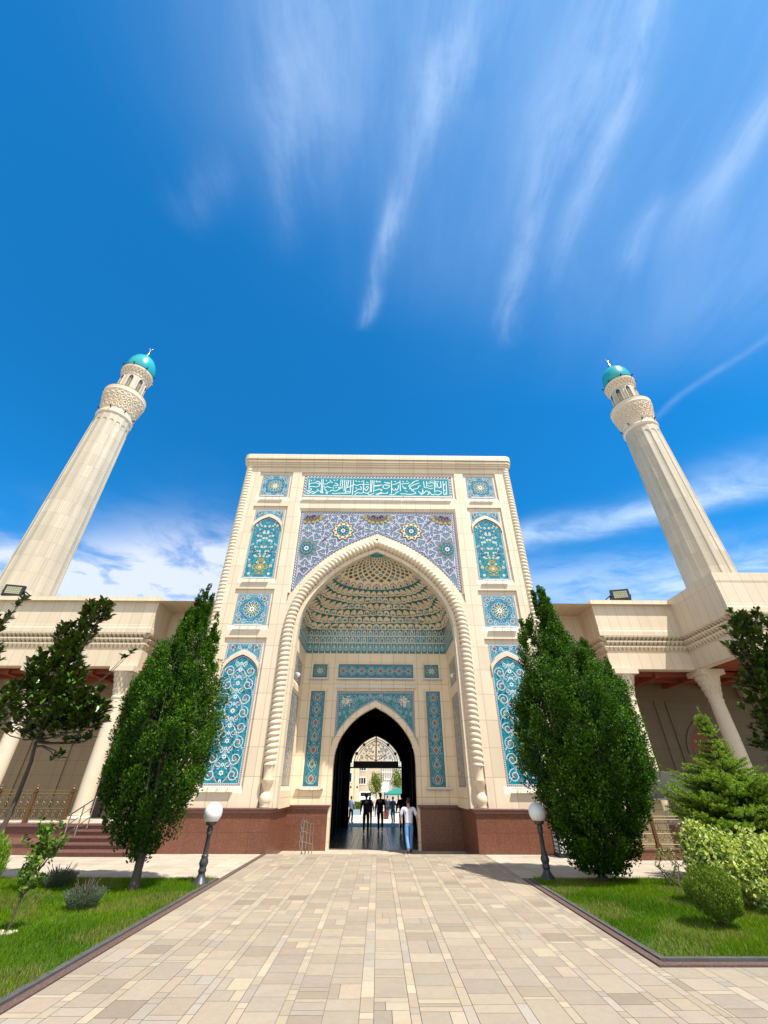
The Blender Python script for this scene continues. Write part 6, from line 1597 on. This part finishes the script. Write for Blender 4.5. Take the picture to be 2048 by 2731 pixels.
mb=MB(); mb.box(.6,9,71,80,FL,11.5); mb.build('wall',plain('grey_render',(.40,.385,.35),.8,.06,.6),b)
mb=MB()
for k in range(14):
    x=.9+k*.34; mb.box(x,x+.10,70.85,71.0,2.8,6.2)
for z in (3.1,4.2,5.4): mb.box(.8,5.6,70.80,70.86,z,z+.12)
mb.build('lattice_screen',M['white'],b)
t=thing('billboard_panel','blank white slanted panel on a post beside the street tree','panel',(1.0,45,FL)); mb=MB(); mb.add([(.69,45,2.57),(1.78,45,2.54),(1.42,44.9,1.45),(.33,44.9,1.45),(.69,45.06,2.57),(1.78,45.06,2.54),(1.42,44.96,1.45),(.33,44.96,1.45)],[[0,3,2,1],[4,5,6,7],[0,1,5,4],[1,2,6,5],[2,3,7,6],[3,0,4,7]]); mb.build('panel',M['white'],t); mb=MB(); mb.bar((1.0,45.02,FL),(1.0,45.02,1.6),.05); mb.build('post',M['iron'],t)
t=thing('market_canopy','green fabric market canopy on thin posts, outside the far arch','canopy',(1.9,34,FL)); mb=MB()
A=[(.88,33,1.42),(3.4,33,1.42),(3.4,35.5,1.42),(.88,35.5,1.42)]; ap=(2.3,34.2,1.98)
for i in range(4): mb.poly([A[i],A[(i+1)%4],ap])
for i in range(4): a,c=A[i],A[(i+1)%4]; mb.poly([(a[0],a[1],a[2]-.14),(c[0],c[1],c[2]-.14),c,a])
mb.build('fabric',plain('green_fabric',(.015,.19,.14),.7,.1,3),t); mb=MB()
for a in A: mb.bar((a[0],a[1],FL),a,.025)
mb.build('post',M['iron'],t)
def small_tree(label,base,h,r,n_,seed):
    t=thing('street_tree',label,'tree',base,0); mb=MB(); mb.tube([(0,0,-.02),(.03,0,h*.3),(0,.02,h*.62)],[.10,.08,.05],8)
    for k in range(6): a=k*1.05; mb.tube([(0,0,h*.38+.05*k),(r*.3*cos(a),r*.3*sin(a),h*.55),(r*.6*cos(a),r*.6*sin(a),h*.75)],[.04,.03,.01],5)
    mb.build('trunk',M['bark'],t,True,True)
    c=unit(NR.normal(size=(n_,3)))*NR.random((n_,1))**.45; c=c*np.array([r,r,h*.33])*(1+.18*np.sin(6*c[:,:1]+4*c[:,2:]+seed))+np.array([0,0,h*.66])
    quads_object('crown',leafquads(c,NR.normal(size=(n_,3)),NR.uniform(.12,.20,n_),.3),mixc((.05,.11,.01),(.22,.27,.03),NR.random(n_)),M_leaf,t)
small_tree('bright young street tree in the middle of the view through the passage',(-.10,45,FL),4.0,.92,2300,1)
small_tree('bright street tree partly hidden by the right jamb of the far arch',(2.75,45,FL),4.6,.95,2000,2)
small_tree('tall street tree far beyond the fanlight grille',(5.4,58,FL),7.5,1.8,2600,4)
t=thing('plaza_lamp','thin pole with two small hanging lamps outside the far arch','street lamp',(-2.72,40,FL)); mb=MB(); mb.bar((-2.72,40,FL),(-2.72,40,2.55),.035); mb.tube([(-3.1,40,2.05),(-3.0,40,2.4),(-2.72,40,2.52),(-2.45,40,2.4),(-2.34,40,2.05)],.02,6); mb.build('pole',plain('cream_paint',(.5,.42,.3),.5),t)
for s in (-1,1): mb=MB(); mb.lathe([(.05,1.86),(.11,1.93),(.09,2.04),(.02,2.08)],10,(-2.72+s*.38,40)); mb.build('lantern',M['iron'],t)
def planter(label,x0,x1,y):
    t=thing('hedge_planter',label,'planter',((x0+x1)/2,y,FL)); mb=MB(); mb.box(x0,x1,y-.3,y+.3,FL,.20); mb.build('trough',plain('blue_trough',(.25,.42,.48),.5),t)
    n_=1600; p=np.stack([NR.uniform(x0,x1,n_)-(x0+x1)/2,NR.uniform(-.3,.3,n_),NR.uniform(.42,1.0,n_)],-1); quads_object('hedge',leafquads(p,NR.normal(size=(n_,3))+np.array([0,0,1]),NR.uniform(.07,.12,n_),.3),mixc((.05,.12,.01),(.18,.24,.03),NR.random(n_)),M_leaf,t)
planter('clipped green hedge in a pale blue trough at the left beyond the passage',-2.3,-1.45,30); planter('loose green plants in a pale blue trough below the green canopy',.85,1.7,30)
t=thing('crate_stack','stack of dark red crates near the far arch','crate',(.86,24,FL)); mb=MB()
for k in range(3):
    z=FL+.19*k; mb.box(.68,1.05,23.8,24.1,z,z+.17)
    for j in range(4): mb.box(.69+.09*j,.75+.09*j,23.785,23.80,z+.04,z+.13)
mb.build('crate',plain('red_plastic',(.20,.03,.04),.5),t)
def van(label,x,y):
    t=thing('parked_van',label,'van',(x,y,FL)); mb=MB()
    P=[(-1.0,.35),(1.25,.35),(1.25,.95),(1.0,1.02),(.72,1.62),(-.9,1.66),(-1.0,1.5)]
    a=[(x+p,y-.8,FL+q) for p,q in P]; c=[(x+p,y+.8,FL+q) for p,q in P]; mb.poly(a); mb.poly(c[::-1])
    for i in range(len(P)): j=(i+1)%len(P); mb.poly([a[j],a[i],c[i],c[j]])
    mb.build('body',M['white'],t)
    for wx in (-.6,.8): 
        mb=MB(); mb.tube([(x+wx,y-.84,FL+.3),(x+wx,y-.6,FL+.3)],.3,16); mb.build('wheel',M['iron'],t)
    mb=MB(); mb.box(x+.15,x+.85,y-.815,y-.805,FL+1.05,FL+1.5); mb.box(x-.8,x+.05,y-.815,y-.805,FL+1.05,FL+1.5); mb.build('side_window',M['darkglass'],t)
van('white van parked before the beige apartment block',-1.7,58)

# ------------------------------------------------------------------ SKY, SUN, CAMERA
SUN=Vector((.37,-.37,1)).normalized(); el=math.asin(SUN.z)
w=bpy.data.worlds.new('World'); scene.world=w; w.use_nodes=True; nt=w.node_tree; nt.nodes.clear()
class WT(NT):
    def __init__(s,t): s.t=t
W_=WT(nt)
out=nt.nodes.new('ShaderNodeOutputWorld'); bg=nt.nodes.new('ShaderNodeBackground'); nt.links.new(bg.outputs[0],out.inputs[0])
sky=W_.n('ShaderNodeTexSky'); sky.sky_type='NISHITA'; sky.sun_disc=False; sky.sun_elevation=el; sky.sun_rotation=math.atan2(SUN.x,SUN.y); sky.altitude=400; sky.air_density=1.0; sky.dust_density=.35; sky.ozone_density=3.0
tc_=W_.n('ShaderNodeTexCoord'); sp=W_.n('ShaderNodeSeparateXYZ'); nt.links.new(tc_.outputs['Generated'],sp.inputs[0])
zc=W_.math('MAXIMUM',sp.outputs[2],.03)
px=W_.math('DIVIDE',sp.outputs[0],zc); py=W_.math('DIVIDE',sp.outputs[1],zc)
def vec(a,b,c=0.0):
    cb=W_.n('ShaderNodeCombineXYZ'); W_.set(cb.inputs[0],a); W_.set(cb.inputs[1],b); W_.set(cb.inputs[2],c); return cb.outputs[0]
P2=vec(px,py)
# gentle warp of the cloud layer
wn=W_.n('ShaderNodeTexNoise',i_Scale=1.9,i_Detail=5.0,i_Roughness=.42); nt.links.new(P2,wn.inputs['Vector'])
ws=W_.n('ShaderNodeSeparateColor'); nt.links.new(wn.outputs['Color'],ws.inputs[0])
wx=W_.math('ADD',px,W_.math('MULTIPLY',W_.math('SUBTRACT',ws.outputs[0],.5),.20)); wy=W_.math('ADD',py,W_.math('MULTIPLY',W_.math('SUBTRACT',ws.outputs[1],.5),.20))
def streak(x0,y0,x1,y1,wid,soft_end=.25,amp=1.0,sx=None,sy=None):
    """density of a wisp lying along a segment of the cloud plane"""
    sx=sx or wx; sy=sy or wy
    L=sqrt((x1-x0)**2+(y1-y0)**2); ux,uy=(x1-x0)/L,(y1-y0)/L
    dx=W_.math('SUBTRACT',sx,x0); dy=W_.math('SUBTRACT',sy,y0)
    a=W_.math('ADD',W_.math('MULTIPLY',dx,ux/L),W_.math('MULTIPLY',dy,uy/L))
    p=W_.math('ADD',W_.math('MULTIPLY',dx,-uy/wid),W_.math('MULTIPLY',dy,ux/wid))
    g=W_.math('EXPONENT',W_.math('MULTIPLY',W_.math('MULTIPLY',p,p),-1.0))
    e0=W_.n('ShaderNodeMapRange',interpolation_type='SMOOTHSTEP'); W_.set(e0.inputs[0],a); e0.inputs[1].default_value=-soft_end; e0.inputs[2].default_value=soft_end
    e1=W_.n('ShaderNodeMapRange',interpolation_type='SMOOTHSTEP'); W_.set(e1.inputs[0],a); e1.inputs[1].default_value=1+soft_end; e1.inputs[2].default_value=1-soft_end
    return W_.math('MULTIPLY',W_.math('MULTIPLY',g,amp),W_.math('MULTIPLY',e0.outputs[0],e1.outputs[0]))
def wnoise(sx,sy,scale,detail,rough=.6,off=0.0,dist=.3):
    n_=W_.n('ShaderNodeTexNoise',i_Scale=scale,i_Detail=detail,i_Roughness=rough,i_Distortion=dist); nt.links.new(vec(W_.math('MULTIPLY',wx,sx),W_.math('MULTIPLY',wy,sy),off),n_.inputs['Vector']); return n_.outputs['Fac']
def rmap(v,a,b):
    m=W_.n('ShaderNodeMapRange',interpolation_type='SMOOTHSTEP'); W_.set(m.inputs[0],v); m.inputs[1].default_value=a; m.inputs[2].default_value=b; return m.outputs[0]
def add(*a):
    r=a[0]
    for b in a[1:]: r=W_.math('ADD',r,b)
    return r
fine=add(W_.math('MULTIPLY',wnoise(9,2.2,1.6,9,.62),.40),W_.math('MULTIPLY',wnoise(24,4.0,1.4,8,.65,4.0),.25),W_.math('MULTIPLY',wnoise(6,5,1.5,10,.66,11.0),.35)); fine2=wnoise(3.2,.9,1.5,6,.6,3.0)
# high cirrus wisps
wisps=add(streak(-.055,.60,.03,.36,.022,.12,.36),streak(.02,.42,.09,.12,.034,.2,.34),streak(.09,.22,.14,-.15,.08,.3,.32),
          streak(.335,.64,.315,.30,.030,.2,.38),streak(.41,.44,.40,.02,.026,.25,.42),streak(.31,.34,.36,-.1,.07,.3,.35),
          streak(.58,.46,.58,.34,.028,.25,.30),streak(.66,.36,.72,.02,.03,.25,.40),streak(.78,.20,.80,-.1,.10,.3,.30),
          streak(-.22,.40,-.16,.14,.035,.3,.20),streak(-.14,.30,-.08,-.05,.09,.3,.30),streak(-.40,.37,-.30,.28,.03,.3,.16))
wisps=W_.math('MULTIPLY',W_.math('MULTIPLY',wisps,.85),W_.math('ADD',.14,W_.math('MULTIPLY',rmap(fine,.36,.62),.75)))
veil=add(streak(.16,.46,.25,-.6,.27,.22,.22),streak(.80,.62,.72,-.6,.42,.25,.32),streak(-.17,.26,-.02,-.6,.20,.22,.16))
veil=W_.math('MULTIPLY',veil,W_.math('ADD',.55,W_.math('MULTIPLY',rmap(fine2,.25,.78),.6)))
# lower bands on the right, contrail, low cloud bank on the left and behind the gate
cl=wnoise(1.4,1.4,2.0,10,.60,7.0)
bands=add(streak(.5,1.85,1.75,1.15,.11,.15,.62),streak(1.15,1.35,1.9,.75,.12,.2,.30),streak(.9,.95,1.1,.5,.018,.2,.17),streak(.2,2.55,2.4,1.9,.34,.15,.50),streak(1.3,2.7,3.2,1.4,.25,.2,.45))
bands=W_.math('MULTIPLY',bands,W_.math('ADD',.40,W_.math('MULTIPLY',rmap(wnoise(2.2,3.6,1.2,9,.62,2.0),.34,.66),.85)))
low=add(streak(-2.0,2.30,-.5,2.10,.40,.12,1.35),streak(-2.8,3.2,-.3,3.2,.7,.1,1.3),streak(-3.2,2.2,-1.9,2.1,.3,.2,.8),streak(.3,3.6,3.0,3.2,.6,.2,.5))
low=W_.math('MULTIPLY',low,W_.math('ADD',.22,W_.math('MULTIPLY',rmap(cl,.32,.62),.90)))
dens=W_.math('MINIMUM',add(wisps,veil,bands,low),.93)
horizon=W_.math('EXPONENT',W_.math('MULTIPLY',sp.outputs[2],-7.0))
# the saturated blue of the photograph
gm=W_.n('ShaderNodeGamma'); nt.links.new(sky.outputs[0],gm.inputs[0]); gm.inputs[1].default_value=1.0
blue=W_.mix(1.0,sky.outputs[0],SKYTINT if 'SKYTINT' in globals() else (.09,1.05,1.55),'MULTIPLY')
cloud=W_.mix(W_.math('MINIMUM',low,.93),W_.mix(W_.math('MINIMUM',add(wisps,veil,bands),.9),blue,(4.6,6.1,8.4)),(6.0,6.5,7.8))
# added bright veil over the unseen southern sky, fill light for facade and niche
south_fill=W_.math('MULTIPLY',rmap(W_.math('MULTIPLY',sp.outputs[1],-1.0),.10,.55),W_.math('ADD',.45,W_.math('MULTIPLY',wnoise(1.5,1.5,1.0,5,.6,9.0),.5)))
cloud=W_.mix(south_fill,cloud,(9.4,9.0,8.3))
W_.set(bg.inputs[0],cloud); bg.inputs[1].default_value=.077

sd=bpy.data.lights.new('sun','SUN'); sd.energy=4.1; sd.angle=radians(.53); sd.color=(1,.955,.87)
so=bpy.data.objects.new('sun',sd); COL.objects.link(so); sd.color=(1,.94,.85); so.rotation_euler=SUN.to_track_quat('Z','Y').to_euler()

cd=bpy.data.cameras.new('camera'); co=bpy.data.objects.new('camera',cd); COL.objects.link(co)
r=Vector((.999926972,-.011772002,.002733229)); u=Vector((-.008807783,-.555016990,.831792380)); f=Vector((.008274873,.831755710,.555080144))
mx=Matrix(((r.x,u.x,-f.x,.17720559),(r.y,u.y,-f.y,-19.35251823),(r.z,u.z,-f.z,2.05),(0,0,0,1))); co.matrix_world=mx
cd.sensor_fit='VERTICAL'; cd.sensor_height=36; cd.sensor_width=27; cd.lens=14.4572; cd.clip_start=.05; cd.clip_end=5000
scene.camera=co
scene.view_settings.view_transform='Standard'; scene.view_settings.look='None'; scene.view_settings.exposure=.90; scene.view_settings.gamma=1
scene.cycles.max_bounces=8; scene.cycles.diffuse_bounces=6; scene.cycles.glossy_bounces=3; scene.cycles.transmission_bounces=4; scene.cycles.use_denoising=True
